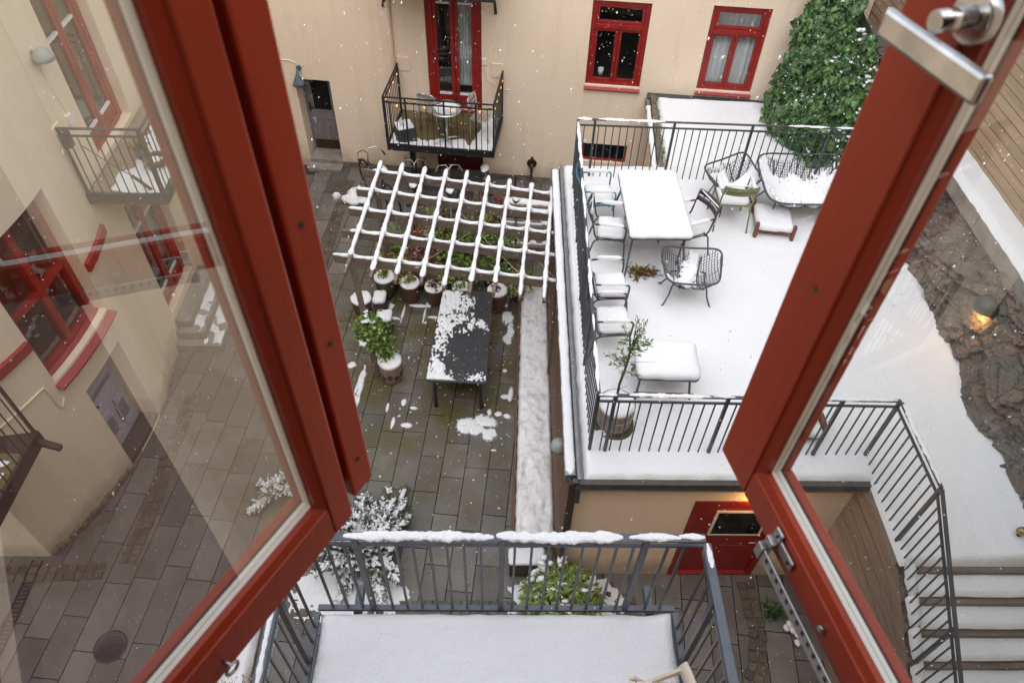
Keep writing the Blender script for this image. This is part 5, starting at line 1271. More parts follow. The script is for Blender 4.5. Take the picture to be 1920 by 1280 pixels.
# ============================================================ black table on the paving
PT=thing('long_table','long black outdoor table half covered by broken snow, on the wet paving before the pergola','table',(-.58,8.25,0))
tc=[(-1.12,7.27),(-.17,7.23),(-.09,9.25),(-.96,9.28)]
def tq(u,v):
    a=Vector(tc[0]).lerp(Vector(tc[1]),u);b=Vector(tc[3]).lerp(Vector(tc[2]),u);return a.lerp(b,v)
def tround():
    out=[]
    for cu,cv,a0 in ((.94,.975,0),(.06,.975,90),(.06,.025,180),(.94,.025,270)):
        for k in range(6):
            a=R(a0+18*k);out.append(tuple(tq(cu+.06*math.cos(a),cv+.025*math.sin(a))))
    return out
mb=MB();mb.prism(tround(),.715,.75);obj('tabletop',mb,BLACKTOP,PT,bevel=.006)
for u,v,du,dv in ((.14,.045,-.01,-.01),(.88,.045,.03,-.01),(.14,.95,-.01,.02),(.88,.95,.02,.02)):
    a=tq(u,v);b=tq(u+du,v+dv);mb=MB();mb.beam((*b,0),(*a,.715),.05,.035);obj('leg',mb,BLACKMETAL,PT,bevel=.004)
mb=MB();a,b=tq(.14,.06),tq(.14,.94);mb.beam((*a,.66),(*b,.66),.03,.05);a,b=tq(.88,.06),tq(.88,.94);mb.beam((*a,.66),(*b,.66),.03,.05);obj('apron',mb,BLACKMETAL,PT)
mb=MB()
def tsn(u,v):
    s=noise.noise(Vector((u*2.2,v*5,3)))*.35+noise.noise(Vector((u*6+v*9,v*10-u*5,6)))*.50+noise.noise(Vector((u*16+v*20,v*26-u*10,9)))*.45+noise.noise(Vector((u*34+v*30,v*60-u*20,2)))*.42+noise.noise(Vector((u*70,v*150,5)))*.22
    k=-.50
    k+=.54*math.exp(-((u-.12)/.28)**2)*(1 if v<.55 else .9)
    k+=.44*math.exp(-((v-.82)/.20)**2)*(1 if u<.70 else -.35)
    k+=.45*math.exp(-((v-.62)/.10)**2)*(.4+u)
    k+=.40*math.exp(-((v-.04)/.07)**2)
    k-=.55*math.exp(-((u-.62)/.26)**2-((v-.40)/.16)**2)
    k-=.35*math.exp(-((u-.85)/.16)**2-((v-.88)/.16)**2)
    if u<.015 or u>.985 or v<.01 or v>.99: return -1
    return .055*(k+s)
patch(mb,0,1,0,1,.751,.008,lambda u,v:tsn(u,v),xf=lambda p:(*tq(p[0],p[1]),p[2]),hmax=.03);obj('snow_patch',mb,SNOW,PT,kind='stuff')
# ============================================================ pots and plants under the pergola
def pot(label,x,y,r,h,mat,leaves=None,snow=True,hgt=.3,n=90,spread=.18,leafsize=.07,name='plant_pot',group='pots standing under the pergola',lab2=None,tw=0):
    T=thing(name,label,'plant pot',(x,y,0),group)
    mb=MB();mb.lathe([(r*.72,0),(r*.80,.03),(r*.96,h*.82),(r*.97,h*.84),(r*1.03,h*.86),(r*1.03,h),(r*.92,h),(r*.90,h*.9)],(x,y,.0),24);obj('pot',mb,mat,T)
    mb=MB();mb.lathe([(r*.91,h*.88),(.001,h*.9)],(x,y,0),20);obj('soil',mb,SOIL,T)
    if snow:
        mb=MB();pillow(mb,[(x+r*1.0*math.cos(2*PI*k/26),y+r*1.0*math.sin(2*PI*k/26)) for k in range(26)],h*.97,.05,edge=.05,lump=.02);obj('snow_cap',mb,SNOW,T)
    if leaves:
        mb=MB();c=Vector((x,y,h))
        if tw:
            mt=MB()
            for k in range(tw):
                d=rdir();d.z=abs(d.z)*1.5+.4;d.normalize();mt.tube([c,c+d*hgt*.6+rdir()*.03,c+d*hgt*1.1],[.006,.005,.002],4)
            obj('stem',mt,TWIG,T)
        for k in range(n):
            d=rdir();d.z=abs(d.z);p=c+Vector((random.gauss(0,spread*.55),random.gauss(0,spread*.55),abs(random.gauss(0,hgt*.55))));leaf(mb,p,(d+rdir()*.5),(rdir()+V(0,0,1.2)),random.uniform(.6,1.3)*leafsize,leafsize*.62)
        obj('leaves',mb,leaves,T)
    return T
pot('big mossy pot with snow and a stub of green stems, leftmost of the front row',-2.06,9.88,.185,.48,TERRAG,LEAFY,hgt=.16,n=70,spread=.08)
pot('big terracotta pot with a broad ring of snow, second of the front row',-1.60,9.80,.175,.42,TERRA,LEAFY,hgt=.14,n=60,spread=.10,tw=5)
pot('terracotta pot with a heap of snow and brown stems, middle of the front row',-1.16,9.72,.165,.40,TERRA,LEAFB,hgt=.16,n=60,spread=.12,tw=6)
pot('terracotta pot with snow and green leaves, behind the table end',-.66,9.70,.165,.40,TERRA,LEAFG,hgt=.14,n=70,spread=.16)
pot('tall terracotta pot with red leaves, right of the black table',-.02,9.58,.175,.46,TERRA,LEAFR,hgt=.10,n=26,spread=.08,tw=6)
pot('low terracotta pot full of snow behind the leaning pergola post',-2.44,9.46,.18,.34,TERRA)
kinds=[(-2.0,10.75,LEAFG,'pot with green leaves and snow at the left back of the pergola',.13),(-1.50,10.72,LEAFR,'pot with bright red leaves topped by snow under the pergola',.14),
(-1.95,10.12,LEAFY,'pot of yellow green leaves behind the leftmost big pot',.13),(-1.45,10.15,LEAFB,'pot with withered brown leaves behind the second big pot',.14),(-1.02,10.10,LEAFY,'pot of loose yellowish shoots behind the row of big pots',.15),
(-.62,10.22,LEAFG,'pot of lush green leaves in the middle under the pergola',.17),(-.12,10.12,LEAFG,'pot of dark green leaves behind the end of the black table',.17),(-1.0,10.85,LEAFG,'pot of mixed green leaves near the bicycles',.16),
(-.55,10.95,LEAFG,'pot of green ivy like leaves near the middle back post',.16),(.12,10.75,LEAFG,'pot with a bright green bush right of the middle back post',.14),(.35,9.85,LEAFY,'pot of yellowing leaves before the plant shelves',.14),
(-1.35,11.35,LEAFY,'pot with yellow leaves and a dome of snow by the bicycles',.14),(-.95,11.45,LEAFB,'pot with rusty brown leaves by the bicycles',.14),(-.25,11.5,LEAFY,'pot with sparse yellow leaves behind the middle post',.13),(.1,11.9,LEAFR,'pot with a thin red twiggy plant at the back right',.12)]
for x,y,l,lab,r in kinds: pot(lab,x,y,r,.30,random.choice((TERRA,TERRAG,SOIL)),l,snow=(l in (LEAFR,LEAFY)),hgt=.36,n=230,spread=.30,leafsize=.085)
for (x,y,w,d,h,lab) in ((-2.12,9.52,.22,.30,.30,'small square snow topped box between the leaning post and the pots'),(-1.98,9.02,.26,.26,.34,'round topped lump of snow on a low stand above the climbing plant')):
    T=thing('low_stand',lab,'stand',(x,y,0));mb=MB();mb.box((x,y,h/2),(w*.9,d*.9,h));obj('box',mb,WOODDARK,T,bevel=.006)
    mb=MB();pillow(mb,[(x+a,y+b) for a,b in rrect(w,d,.06)],h,.07,edge=.07,lump=.03);obj('snow_cap',mb,SNOW,T)
# stepped shelves
PS=thing('plant_shelf','stepped wooden plant shelf with bars of snow, at the back right under the pergola','shelf',(.6,11.2,0))
for k,(y,z) in enumerate(((11.55,.9),(11.28,.62),(11.02,.34))):
    mb=MB();mb.box((.58,y,z-.02),(.98,.24,.03),-.1);o=obj('shelf',mb,WOODP,PS,bevel=.003)
    mb=MB()
    for j in range(2 if k==0 else 1): ridge(mb,(.12,y+.05+.06*j-.02,z),(1.05,y-.045+.06*j-.02,z),.05 if k==0 else .02,.035 if k==0 else .02,step=.04)
    if k: blob(mb,(.92,y-.03,z+.02),(.12,.06,.04),2);blob(mb,(.45+.1*k,y,z+.02),(.07,.05,.03),2)
    obj('snow_cap',mb,SNOW,o)
for x in (.12,1.04):
    mb=MB();mb.beam((x,11.68-(x-.58)*.1,0),(x,11.68-(x-.58)*.1,.95),.045,.045);obj('post',mb,WOODP,PS);mb=MB();mb.beam((x,10.9-(x-.58)*.1,0),(x,11.66-(x-.58)*.1,.86),.045,.03);obj('brace',mb,WOODP,PS)
LGS=thing('log_pile','heap of snow covered boards against the far wall beside the terrace corner','wood pile',(.75,12.1,0))
mb=MB()
for k in range(3): mb.box((.72,12.35-k*.16,.16+.02*k),(.75,.14,.32),-.1)
obj('board',mb,WOODDARK,LGS,bevel=.01)
mb=MB();pillow(mb,[(.72+a,12.2+b) for a,b in rrect(.8,.5,.1)],.34,.09,edge=.1,lump=.05);obj('snow_cap',mb,SNOW,LGS)
# heap with a covered saddle at the left back
SHP=thing('snow_heap','lumpy heap of shovelled snow left of the bicycles','snow heap',(-3.0,12.75,0))
mb=MB()
for k in range(30): blob(mb,(-2.98+random.gauss(0,.13),12.80+random.gauss(0,.08),.04+abs(random.gauss(0,.05))),(random.uniform(.05,.15),random.uniform(.05,.12),random.uniform(.05,.11)),2,amp=.5,fr=2.6)
obj('snow_lump',mb,SNOW,SHP)
# ============================================================ bicycles along the far wall
def bicycle(label,loc,rz,frame,bar,basket=False,flat=False,rust=False,saddle_snow=True):
    """front wheel towards +Y; loc is the point under the front wheel"""
    T=thing('bicycle',label,'bicycle',(0,0,0),'bicycles parked along the far wall')
    for y in (0,-1.05):
        mb=MB();mb.tube([(0,y+.335*math.cos(2*PI*k/28),.345+.335*math.sin(2*PI*k/28)) for k in range(28)],.018,7,closed=True);w=obj('wheel',mb,RUBBER,T)
        mb=MB()
        for k in range(14):
            a=2*PI*k/14;mb.tube([(0,y,.345),(0,y+.32*math.cos(a),.345+.32*math.sin(a))],.0022,3,cap=False)
        mb.tube([(-.045,y,.345),(.045,y,.345)],.022,8);obj('spoke',mb,STEEL,w)
        mb=MB();mb.tube([(0,y+.365*math.cos(R(a)),.345+.365*math.sin(R(a))) for a in range(15,196,12)],.016,6);obj('mudguard',mb,frame if not rust else GALV,T)
    mb=MB();mb.tube([(0,-1.05,.345),(0,-.60,.30),(0,-.12,.68)],.016,7);mb.tube([(0,-.60,.30),(0,-.76,.86)],.016,7);mb.tube([(0,-.72,.72),(0,-.13,.80)],.015,7);mb.tube([(0,-.72,.72),(0,-1.05,.345)],.011,6);mb.tube([(0,-.16,.86),(0,-.1,.66),(.045,-.05,.6),(.045,0,.345)],.013,7);mb.tube([(0,-.1,.66),(-.045,-.05,.6),(-.045,0,.345)],.013,7);obj('frame',mb,frame,T)
    mb=MB();mb.tube([(0,-.15,.84),(0,-.18,1.0)],.013,7)
    if flat: mb.tube([(-.31,-.24,1.01),(-.15,-.19,1.03),(.15,-.19,1.03),(.31,-.24,1.01)],.013,7)
    else: mb.tube([(-.27,-.42,1.0),(-.27,-.30,1.03),(-.20,-.14,1.07),(-.06,-.10,1.05),(0,-.17,1.0),(.06,-.10,1.05),(.20,-.14,1.07),(.27,-.30,1.03),(.27,-.42,1.0)],.0125,7)
    h=obj('handlebar',mb,bar,T)
    for s in (-1,1):
        mb=MB()
        if flat: mb.tube([(s*.31,-.24,1.01),(s*.19,-.203,1.024)],.019,7);mb.tube([(s*.2,-.19,1.02),(s*.24,-.14,1.0),(s*.3,-.17,.99)],.007,5)
        else: mb.tube([(s*.27,-.42,1.0),(s*.27,-.30,1.03)],.019,7)
        obj('grip',mb,RUBBER,h)
    mb=MB();blob(mb,(0,-.80,.93),(.075,.14,.035),2,amp=.1);mb.tube([(0,-.76,.8),(0,-.785,.93)],.013,6);sd_=obj('saddle',mb,RUBBER,T)
    if saddle_snow: mb=MB();blob(mb,(0,-.80,.975),(.085,.14,.045),2,amp=.2);obj('snow_cap',mb,SNOW,sd_)
    mb=MB();mb.tube([(.11,-.6,.30),(.02,-.6,.30)],.012,6);mb.tube([(.10,-.6,.3),(.10,-.48,.2)],.009,5);mb.box((.14,-.48,.2),(.09,.07,.02));obj('pedal',mb,BLACKMETAL,T)
    mb=MB();mb.tube([(-.10,-.6,.3),(-.10,-.72,.4)],.009,5);mb.box((-.14,-.72,.4),(.09,.07,.02));obj('pedal',mb,BLACKMETAL,T)
    if basket:
        mb=MB();c=(0,.08,.72);
        for z,r in ((0,.13),(.09,.15),(.18,.165),(.25,.175)): mb.tube([(c[0]+r*1.2*math.cos(k*PI/9),c[1]+r*math.sin(k*PI/9),c[2]+z) for k in range(18)],.005,4,closed=True)
        for k in range(18): mb.tube([(c[0]+.156*math.cos(k*PI/9),c[1]+.13*math.sin(k*PI/9),c[2]),(c[0]+.21*math.cos(k*PI/9),c[1]+.175*math.sin(k*PI/9),c[2]+.25)],.004,4)
        obj('basket',mb,BLACKMETAL,T)
    if flat: mb=MB();blob(mb,(.11,-.2,1.055),(.025,.025,.02),1,amp=0);obj('bell',mb,CHROME,T)
    T.location=loc;T.rotation_euler=(0,0,rz);return T
FRB=M('bike_black',(.02,.02,.022),.35);FRR=M('bike_red',(.20,.02,.02),.35);FRG=M('bike_grey',(.12,.13,.13),.4)
bicycle('black bicycle with curved chrome handlebar by the cream wall, leftmost of the bicycles',(-2.78,13.10,0),.62,FRB,CHROME)
bicycle('bicycle with a dark wire basket and pale curved handlebar, under the far balcony',(-1.72,12.78,0),.05,FRB,ALU,basket=True)
bicycle('bicycle with a pale curved handlebar before the dark red ground floor door',(-1.02,12.62,0),.08,FRG,ALU)
bicycle('bicycle turned the other way with a pale rear mudguard, before the red door',(-.38,11.75,0),PI-.1,FRR,ALU,rust=True)
bicycle('black bicycle with a flat straight handlebar, rightmost of the bicycles',(.32,12.42,0),.0,FRB,BLACKMETAL,flat=True)
# ============================================================ potted climber on the leaning post
VP=thing('climbing_plant','pinkish pot with dark ovals and a leafy climber growing up the leaning pergola post','climbing plant',(-1.76,7.95,0))
x,y=-1.76,7.93
mb=MB();mb.lathe([(.145,0),(.165,.02),(.18,.12),(.185,.36),(.195,.40),(.195,.43),(.17,.43)],(x,y,0),26);p_=obj('pot',mb,PINKPOT,VP)
for k in range(7):
    a=-PI/2+(k-3)*.62;mb=MB();c=Vector((x+.184*math.cos(a),y+.184*math.sin(a),.17+.03*(k%2)));n_=Vector((math.cos(a),math.sin(a),0));s_=Vector((-n_.y,n_.x,0))
    mb.smooth=True;i0=mb.pts([c+n_*.006]+[c+s_*(.05*math.cos(t*PI/6))+V(0,0,.065*math.sin(t*PI/6))+n_*(.0035-.012*abs(math.cos(t*PI/6))**2) for t in range(12)])
    for t in range(12): mb.face((i0,i0+1+t,i0+1+(t+1)%12))
    obj('oval',mb,M('pot_oval',(.055,.04,.035),.6),p_)
mb=MB();pillow(mb,[(x+.19*math.cos(2*PI*k/26),y+.19*math.sin(2*PI*k/26)) for k in range(26)],.425,.07,edge=.06,lump=.02);obj('snow_cap',mb,SNOW,VP)
mb=MB();ml=MB();msn=MB()
sp=[Vector((x-.02,y+.05,.42)),Vector((x-.10,y+.10,.72)),Vector((-1.98,8.02,1.05)),Vector((-2.04,8.05,1.25))]
mb.tube(sp,.012,6)
def along(t):
    t*=len(sp)-1;i=min(int(t),len(sp)-2);return sp[i].lerp(sp[i+1],t-i)
for k in range(820):
    t=random.random()**.75;w=.045+.075*math.sin(min(1,t*1.15)*PI*.62)
    p=along(t)+Vector((random.gauss(0,w),random.gauss(0,w*.8),random.gauss(0,.07)));leaf(ml,p,(rdir()+V(0,-.3,-.4)),(rdir()+V(0,-.4,.9)),random.uniform(.06,.11),.06)
for k in range(14):
    t=random.random()**.5;p=along(t)+rdir()*.13+V(0,-.05,.08);blob(msn,p,(random.uniform(.02,.05),random.uniform(.015,.04),.015),1,amp=.5)
for k in range(5):
    p=along(1.0)+Vector((random.gauss(0,.12),random.gauss(0,.12),.05));blob(msn,p,(.045,.045,.016),2,amp=.6)
obj('stem',mb,TWIG,VP);obj('leaves',ml,LEAFG,VP);obj('snow_patch',msn,SNOW,VP,kind='stuff')
# ============================================================ snowy juniper and shrubs
def conifer(name,label,c,rad,hgt,nbr,snow=.7,seed=4,flat=.55,cat='shrub'):
    random.seed(seed)
    T=thing(name,label,cat,c);c=Vector(c);mt=MB();mn=MB();ms=MB()
    for b in range(nbr):
        a=random.uniform(0,2*PI);el=random.uniform(.12,1.25);L=rad*random.uniform(.65,1.12)*(1-.25*el)
        d=Vector((math.cos(a)*math.cos(el),math.sin(a)*math.cos(el),math.sin(el)*hgt/rad))
        base=c+Vector((0,0,hgt*.12*random.random()));pts=[base]
        for k in range(1,6): t=k/5;pts.append(base+d*(L*t)+V(0,0,-.22*hgt*t*t*(1-el*.5))+rdir()*.03)
        mt.tube(pts,[.014,.012,.010,.007,.005,.002],5)
        side=Vector((-d.y,d.x,0)).normalized()
        for k in range(16):
            t=.22+.78*k/15;i=min(int(t*5),4);p=pts[i].lerp(pts[i+1],t*5-i);dr=(pts[i+1]-pts[i]).normalized()
            for s in (-1,1):
                sl=random.uniform(.10,.2)*(1.15-t*.7);q=(dr*.75+side*s*random.uniform(.5,1)+rdir()*.25).normalized()
                mt.tube([p,p+q*sl],[.004,.0015],3)
                for m in range(7):
                    o=p+q*(sl*(m+.5)/7);leaf(mn,o,(q+rdir()*.85),rdir(),random.uniform(.05,.085),.011,droop=0)
                if random.random()<snow:
                    ax=q;R3=ax.to_track_quat('X','Z').to_matrix()
                    for m in range(2):
                        o=p+q*(sl*(.3+.45*m))+V(0,0,.016+.01*random.random());blob(ms,o,(sl*random.uniform(.20,.34),random.uniform(.012,.026),random.uniform(.010,.02)),1,rot=R3,amp=.4)
            if random.random()<snow*.8:
                R3=dr.to_track_quat('X','Z').to_matrix();blob(ms,p+V(0,0,.02),(random.uniform(.04,.10),random.uniform(.022,.045),random.uniform(.018,.035)),1,rot=R3,amp=.4)
    obj('stem',mt,TWIG,T);obj('needles',mn,NEEDLE,T);obj('snow_patch',ms,SNOW,T,kind='stuff');return T
conifer('juniper','spreading juniper loaded with snow beyond the left end of the balcony railing',(-1.72,4.80,.05),.98,.95,62,.52,4)
conifer('snowy_shrub','small shrub with balls of snow on pale twigs, seen low through the left pane',(-3.2,5.65,.05),.42,.55,13,.75,9)
random.seed(21)
# evergreen with long leaves before the garage
LR=thing('laurel_bush','light green broad leaved evergreen bush with snow, beside the corner of the garage','bush',(.87,4.02,0))
mt=MB();ml=MB();ms=MB();c0=Vector((.87,4.02,.02))
for k in range(95):
    a=random.uniform(0,2*PI);r=.48*math.sqrt(random.random());tip=c0+Vector((r*math.cos(a),r*math.sin(a)*.85,.70*(1-(r/.62)**2)+random.uniform(-.1,.05)))
    mt.tube([c0+Vector((r*.25*math.cos(a),r*.25*math.sin(a),0)),c0.lerp(tip,.6)+rdir()*.03,tip],[.011,.008,.005],5)
    n=random.randint(9,13)
    for m in range(n):
        b=2*PI*m/n+random.uniform(-.2,.2);out=Vector((math.cos(b),math.sin(b),random.uniform(-.25,.35)));out+=Vector((math.cos(a),math.sin(a),0))*.25
        leaf(ml,tip+rdir()*.02,out,V(0,0,1)+out*-.2,random.uniform(.11,.165),random.uniform(.034,.046),fold=.12,droop=.28)
    if random.random()<.30:
        for m in range(random.randint(1,3)): blob(ms,tip+rdir()*.06+V(0,0,.02),(random.uniform(.02,.06),random.uniform(.015,.04),random.uniform(.010,.02)),2,amp=.5)
for p,r in (((.52,4.20,.62),.11),((.66,4.36,.62),.10),((.60,4.28,.66),.09),((1.28,4.12,.52),.10),((.86,4.38,.60),.08),((.48,3.86,.30),.10)):
    for m in range(7): q=random.uniform(.25,.5);blob(ms,Vector(p)+rdir()*r*.8,(r*q,r*q*.9,.028),2,amp=.5)
obj('stem',mt,TWIG,LR);obj('leaves',ml,LEAFL,LR);obj('snow_patch',ms,SNOW,LR,kind='stuff')
TR=thing('trough','small brown wooden trough with a cap of snow behind the broad leaved bush','trough',(.38,4.55,0))
mb=MB();mb.box((.42,4.56,.17),(.46,.22,.34));obj('box',mb,WOODDARK,TR,bevel=.008)
mb=MB();pillow(mb,[(.42+a,4.57+b) for a,b in rrect(.48,.24,.04)],.34,.06,edge=.05,lump=.02);obj('snow_cap',mb,SNOW,TR)
SP=thing('weed_tuft','small dark green tuft growing beside the arc of cobbles','plant',(3.72,3.95,0))
mb=MB()
for k in range(130):
    d=rdir();d.z=abs(d.z)+.2;leaf(mb,Vector((3.72+random.gauss(0,.06),3.95+random.gauss(0,.05),.02)),d,rdir(),random.uniform(.06,.15),.03)
obj('leaves',mb,IVY,SP)
mb=MB()
for k in range(8): blob(mb,(3.9+random.gauss(0,.05),3.75+random.gauss(0,.09),.06),(.05,.06,.03),1)
obj('snow_patch',mb,SNOW,SP,kind='stuff')
# ============================================================ snow lying on the paving
mb=MB()
def g_left(x,y):
    k=.34-((x+1.95)/.82)**2*.34-((y-4.16)/.40)**2*.34
    return .09*(k+.22*noise.noise(Vector((x*4,y*4,2)))+.10*noise.noise(Vector((x*11,y*11,3)))+.06*noise.noise(Vector((x*25,y*25,3))))
patch(mb,-3.0,-.9,3.6,4.75,.004,.025,g_left,hmax=.09)
def g_right(x,y):
    k=.30-((x-.95)/.80)**2*.34-((y-4.14)/.33)**2*.32
    return .09*(k+.25*noise.noise(Vector((x*5,y*5,12)))+.12*noise.noise(Vector((x*12,y*12,13)))+.08*noise.noise(Vector((x*28,y*28,13))))
patch(mb,-.05,2.0,3.65,4.46,.02,.025,g_right,hmax=.08)
spots=[(-.42,6.95,.22,.16,.5),(-.18,7.05,.18,.12,.5),(-.12,6.80,.12,.12,.4),(-1.44,6.96,.08,.05,.4),(.17,7.15,.06,.05,.5),(.02,7.20,.05,.05,.3),(-1.78,7.28,.025,.10,.6),(-1.66,7.0,.03,.11,.6),(-1.52,7.42,.04,.07,.6),(-1.35,7.3,.07,.035,.6),(-.12,7.23,.04,.07,.5),(.22,7.6,.04,.14,.5),(.12,7.55,.08,.04,.4),
(.17,9.35,.10,.16,.35),(.17,8.82,.08,.1,.35),(.12,8.1,.04,.04,.3),(.22,9.0,.06,.2,.25),(-2.25,9.15,.12,.20,.45),(-2.35,8.8,.10,.16,.4),(-2.48,8.2,.07,.07,.4),(-2.52,7.6,.05,.05,.4),(-2.28,7.78,.06,.36,.75),(-2.31,7.45,.055,.25,.7),(-2.36,7.2,.05,.14,.6),(-1.0,8.75,.03,.03,.3),(-1.3,9.2,.03,.03,.3),
(-1.45,9.62,.17,.035,.75),(-1.27,9.66,.05,.08,.75),(-1.33,9.40,.022,.22,.7),(-1.12,9.33,.15,.03,.75),(-1.72,9.45,.022,.22,.6),(-1.9,9.3,.14,.03,.75),(-2.06,9.17,.022,.15,.6),(-1.95,9.62,.05,.08,.5),(.12,9.66,.06,.05,.4),(-.35,9.72,.06,.04,.4),(-2.72,7.0,.06,.06,.3),(-.05,6.5,.05,.02,.4)]
msl=MB()
for (cx,cy,rx,ry,k0) in spots:
    def gs(x,y):
        u=(x-cx)*.9956-(y-cy)*.094;v=(x-cx)*.094+(y-cy)*.9956
        k=k0-(abs(u)/rx)**2*k0-(abs(v)/ry)**2*k0
        return .06*(k+.75*k0*noise.noise(Vector((x*8,y*8,cx)))+.45*k0*noise.noise(Vector((x*22,y*22,cy)))+.25*k0*noise.noise(Vector((x*50,y*50,cy))))
    patch(mb,cx-rx*1.5-.02,cx+rx*1.5+.02,cy-ry*1.5-.02,cy+ry*1.5+.02,.004,.0125 if min(rx,ry)<.06 else .016,gs,hmax=.022)
    patch(msl,cx-rx*1.5-.05,cx+rx*1.5+.05,cy-ry*1.5-.05,cy+ry*1.5+.05,.0035,.02,lambda x,y:gs(x,y)+.06*(.10+.12*noise.noise(Vector((x*14,y*14,3)))),hmax=.002)
for k in range(110):
    x,y=random.uniform(-2.6,.25),random.uniform(4.8,9.8);r=random.uniform(.006,.02);blob(mb,(x,y,.006),(r,r,.008),1,amp=.4)
obj('ground_snow',mb,SNOW,kind='stuff');obj('slush',msl,WETSLUSH,kind='stuff')
# ============================================================ raised bed left of the balcony
RBD=thing('raised_bed','low bed under lumpy snow at the bottom left, beside the slotted drain','bed',(-3.5,3.2,0))
mb=MB();mb.box((-3.24,2.6,.11),(.56,3.4,.24));obj('border',mb,CONC,RBD,bevel=.01)
mb=MB()
def rb2(i,j):
    x=-3.53+.56*i;y=.9+3.42*j;e=max(0,min(1,min(i*.56/.06,(1-i)*.56/.06,(1-j)*3.4/.08)))**.5
    z=.23+.10*e*(1+.45*nz(x,y,2.6,4)+.25*nz(x,y,7,5))-.085*math.exp(-((x+3.22+.05*nz(x,y,2,1))/.035)**2)
    return (x+.02*nz(x,y,6,1)*(1-e),y,z)
mb.grid(30,130,rb2);obj('snow_bed',mb,SNOWG,RBD)
mb=MB()
for k in range(150):
    y=random.uniform(1.8,4.1);x=-3.22+random.gauss(0,.02);p=Vector((x,y,.24));d=rdir();d.z=abs(d.z)*.5;mb.tube([p,p+d*random.uniform(.05,.14)],[.004,.001],3)
obj('twig',mb,TWIG,RBD,kind='stuff')
for (x,y) in ((-3.42,2.75),(-3.38,2.72)):
    mb=MB();p=Vector((x,y,.30));mb.tube([p,p+V(.01,.02,.22)],.008,5)
    for k in range(26): leaf(mb,p+V(.01,.02,.16+.06*random.random()),rdir()+V(0,0,.4),rdir(),.06,.018)
    obj('seedling',mb,LEAFG,RBD)
DG=thing('drain_grate','slotted metal drain channel along the raised bed','drain',(-2.85,3.3,0))
mb=MB();
for k in range(38): mb.box((-2.86-.0*k,1.9+k*.062,.012),(.09,.034,.012))
mb.box((-2.91,3.08,.010),(.014,2.4,.016));mb.box((-2.81,3.08,.010),(.014,2.4,.016));obj('grate',mb,GALV,DG)
DG2=thing('drain_grate','dark slotted drain channel by the rounded wall, seen through the left pane','drain',(-6.27,3.9,0))
mb=MB()
for k in range(40): mb.box((-6.27,2.3+k*.058,.012),(.11,.034,.012))
mb.box((-6.335,3.45,.010),(.016,2.4,.016));mb.box((-6.205,3.45,.010),(.016,2.4,.016));obj('grate',mb,BLACKMETAL,DG2)
MH=thing('manhole_cover','round dark iron manhole cover set in the paving at the lower left','manhole cover',(-4.88,3.49,0))
mb=MB();mb.lathe([(.205,.003),(.205,.012),(.185,.012),(.18,.008),(.001,.008)],(-4.88,3.49,0),36)
for k in range(-4,5):
    for j in range(-4,5):
        if k*k+j*j<15: mb.box((-4.88+k*.04,3.49+j*.04,.010),(.02,.02,.006))
obj('cover',mb,BLACKMETAL,MH)
DF=thing('dry_flower','dry straw coloured flower stalks reaching out past the left balcony rail','dry plant',(-2.9,2.75,.2))
mb=MB();p0=Vector((-2.98,2.62,.25))
for k in range(9):
    d=Vector((random.uniform(-.2,.75),random.uniform(-.35,.6),1)).normalized();L=random.uniform(.4,.75);q=p0+d*L;mb.tube([p0,p0+d*L*.5+rdir()*.03,q],[.006,.005,.003],4)
    for m in range(5):
        e=q+(rdir()+d)*.06;mb.tube([q-d*.05,e],[.003,.002],3);blob(mb,e,(.011,.011,.011),1,amp=.5)
obj('stalks',mb,STRAW,DF)
# fallen twigs and leaves on the paving
mb=MB()
for k in range(160):
    x,y=random.uniform(-2.4,3.6),random.uniform(2.6,9);a=random.uniform(0,PI);l=random.uniform(.015,.05);mb.beam((x,y,.008),(x+l*math.cos(a),y+l*math.sin(a),.010),.008,.004)
obj('leaf_litter',mb,TWIG,kind='stuff')
# ============================================================ falling snow
random.seed(99)
mb=MB();camp=Vector((0,0,9.75));cnt=0
while cnt<12000:
    p=Vector((random.uniform(-7,6.3),random.uniform(1.2,13.2),random.uniform(.15,9.2)))
    dd=(p-camp).length
    if dd<2.2: continue
    if p.z<2.7 and p.x>.9 and p.y>4.3: continue
    if p.x<-5.2: continue
    if p.y>13.25-(p.x+.5)*.1: continue
    s=random.uniform(.0018,.0040)*random.choice((1,1,1,1.5));el=random.uniform(1.1,2.6);ax=(Vector((.28,.1,1))+rdir()*.35).normalized()
    u=ax.orthogonal().normalized();w=ax.cross(u)
    b=mb.pts([p+ax*s*el,p-ax*s*el,p+u*s,p-u*s,p+w*s,p-w*s])
    for q in ((0,2,4),(0,4,3),(0,3,5),(0,5,2),(1,4,2),(1,3,4),(1,5,3),(1,2,5)): mb.face([b+i for i in q])
    cnt+=1
obj('falling_snow',mb,M('snowflake',(.93,.93,.94),.7),kind='stuff')
EXPO=1.27
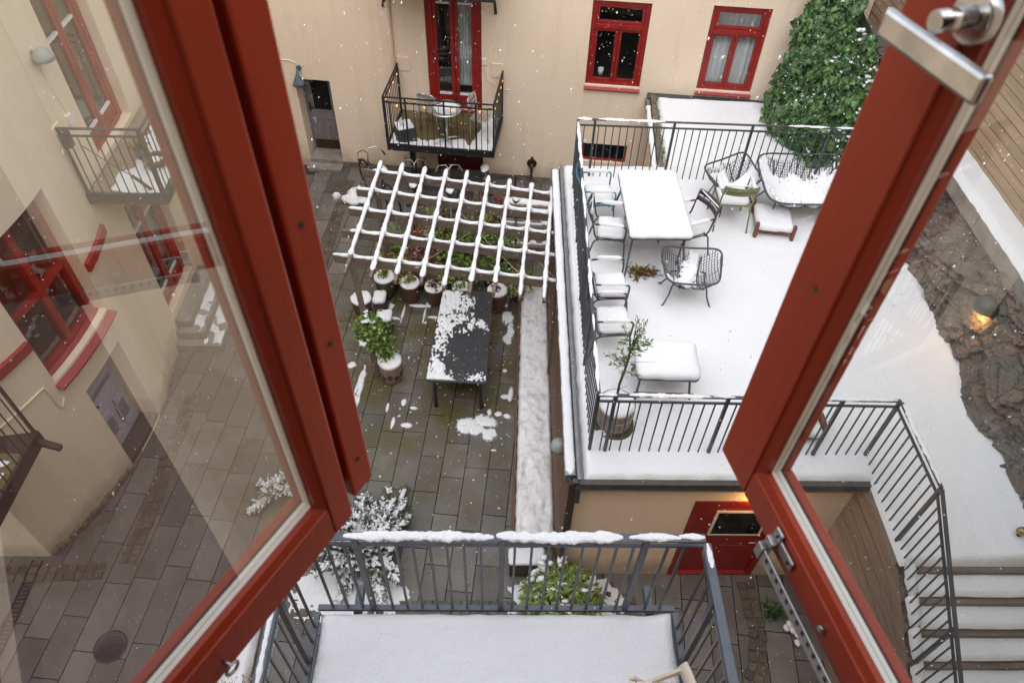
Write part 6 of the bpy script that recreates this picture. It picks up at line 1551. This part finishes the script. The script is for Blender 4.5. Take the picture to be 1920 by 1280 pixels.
# ============================================================ light, air, camera
W=bpy.data.worlds.new('World');SC.world=W;W.use_nodes=True
nt=W.node_tree;N=nt.nodes;L=nt.links
sky=N.new('ShaderNodeTexSky');sky.sky_type='NISHITA';sky.sun_disc=False
SUN_EL,SUN_AZ=R(63),R(178)
sky.sun_elevation=SUN_EL;sky.sun_rotation=SUN_AZ;sky.air_density=1.0;sky.dust_density=1.5;sky.ozone_density=.6
hs=N.new('ShaderNodeHueSaturation');hs.inputs['Saturation'].default_value=.33
L.new(sky.outputs['Color'],hs.inputs['Color'])
L.new(hs.outputs['Color'],N['Background'].inputs['Color']);N['Background'].inputs['Strength'].default_value=.15
sd=bpy.data.lights.new('overcast_sun','SUN');sd.energy=0.8;sd.angle=R(110);sd.color=(.975,.985,1.0)
so=bpy.data.objects.new('overcast_sun',sd);COL.objects.link(so)
# the sun stands where the sky says: rotation is measured from +Y towards +X
dv=Vector((math.sin(SUN_AZ)*math.cos(SUN_EL),math.cos(SUN_AZ)*math.cos(SUN_EL),math.sin(SUN_EL)))
so.rotation_euler=dv.to_track_quat('Z','Y').to_euler()
cd=bpy.data.cameras.new('camera');cam=bpy.data.objects.new('camera',cd);COL.objects.link(cam)
cd.sensor_width=36;cd.lens=26.25;cd.clip_start=.02;cd.clip_end=300
XR=Vector((.999763156,-.004777726,.021232188));DN=Vector((.010651366,-.743353535,-.668813928));FW=Vector((.018978432,.668881675,-.743126587))
m=Matrix.Identity(4)
for i in range(3): m[i][0]=XR[i];m[i][1]=-DN[i];m[i][2]=-FW[i]
m[0][3]=0;m[1][3]=0;m[2][3]=9.75
cam.matrix_world=m
cd.dof.use_dof=True;cd.dof.focus_distance=8.5;cd.dof.aperture_fstop=7.5
SC.camera=cam
SC.render.engine='CYCLES'
SC.cycles.use_denoising=True
SC.cycles.max_bounces=7;SC.cycles.diffuse_bounces=4;SC.cycles.glossy_bounces=4;SC.cycles.transparent_max_bounces=12
SC.cycles.caustics_reflective=False;SC.cycles.caustics_refractive=False;SC.cycles.sample_clamp_indirect=6
SC.view_settings.view_transform='Standard';SC.view_settings.look='None';SC.view_settings.gamma=1;SC.view_settings.exposure=EXPO
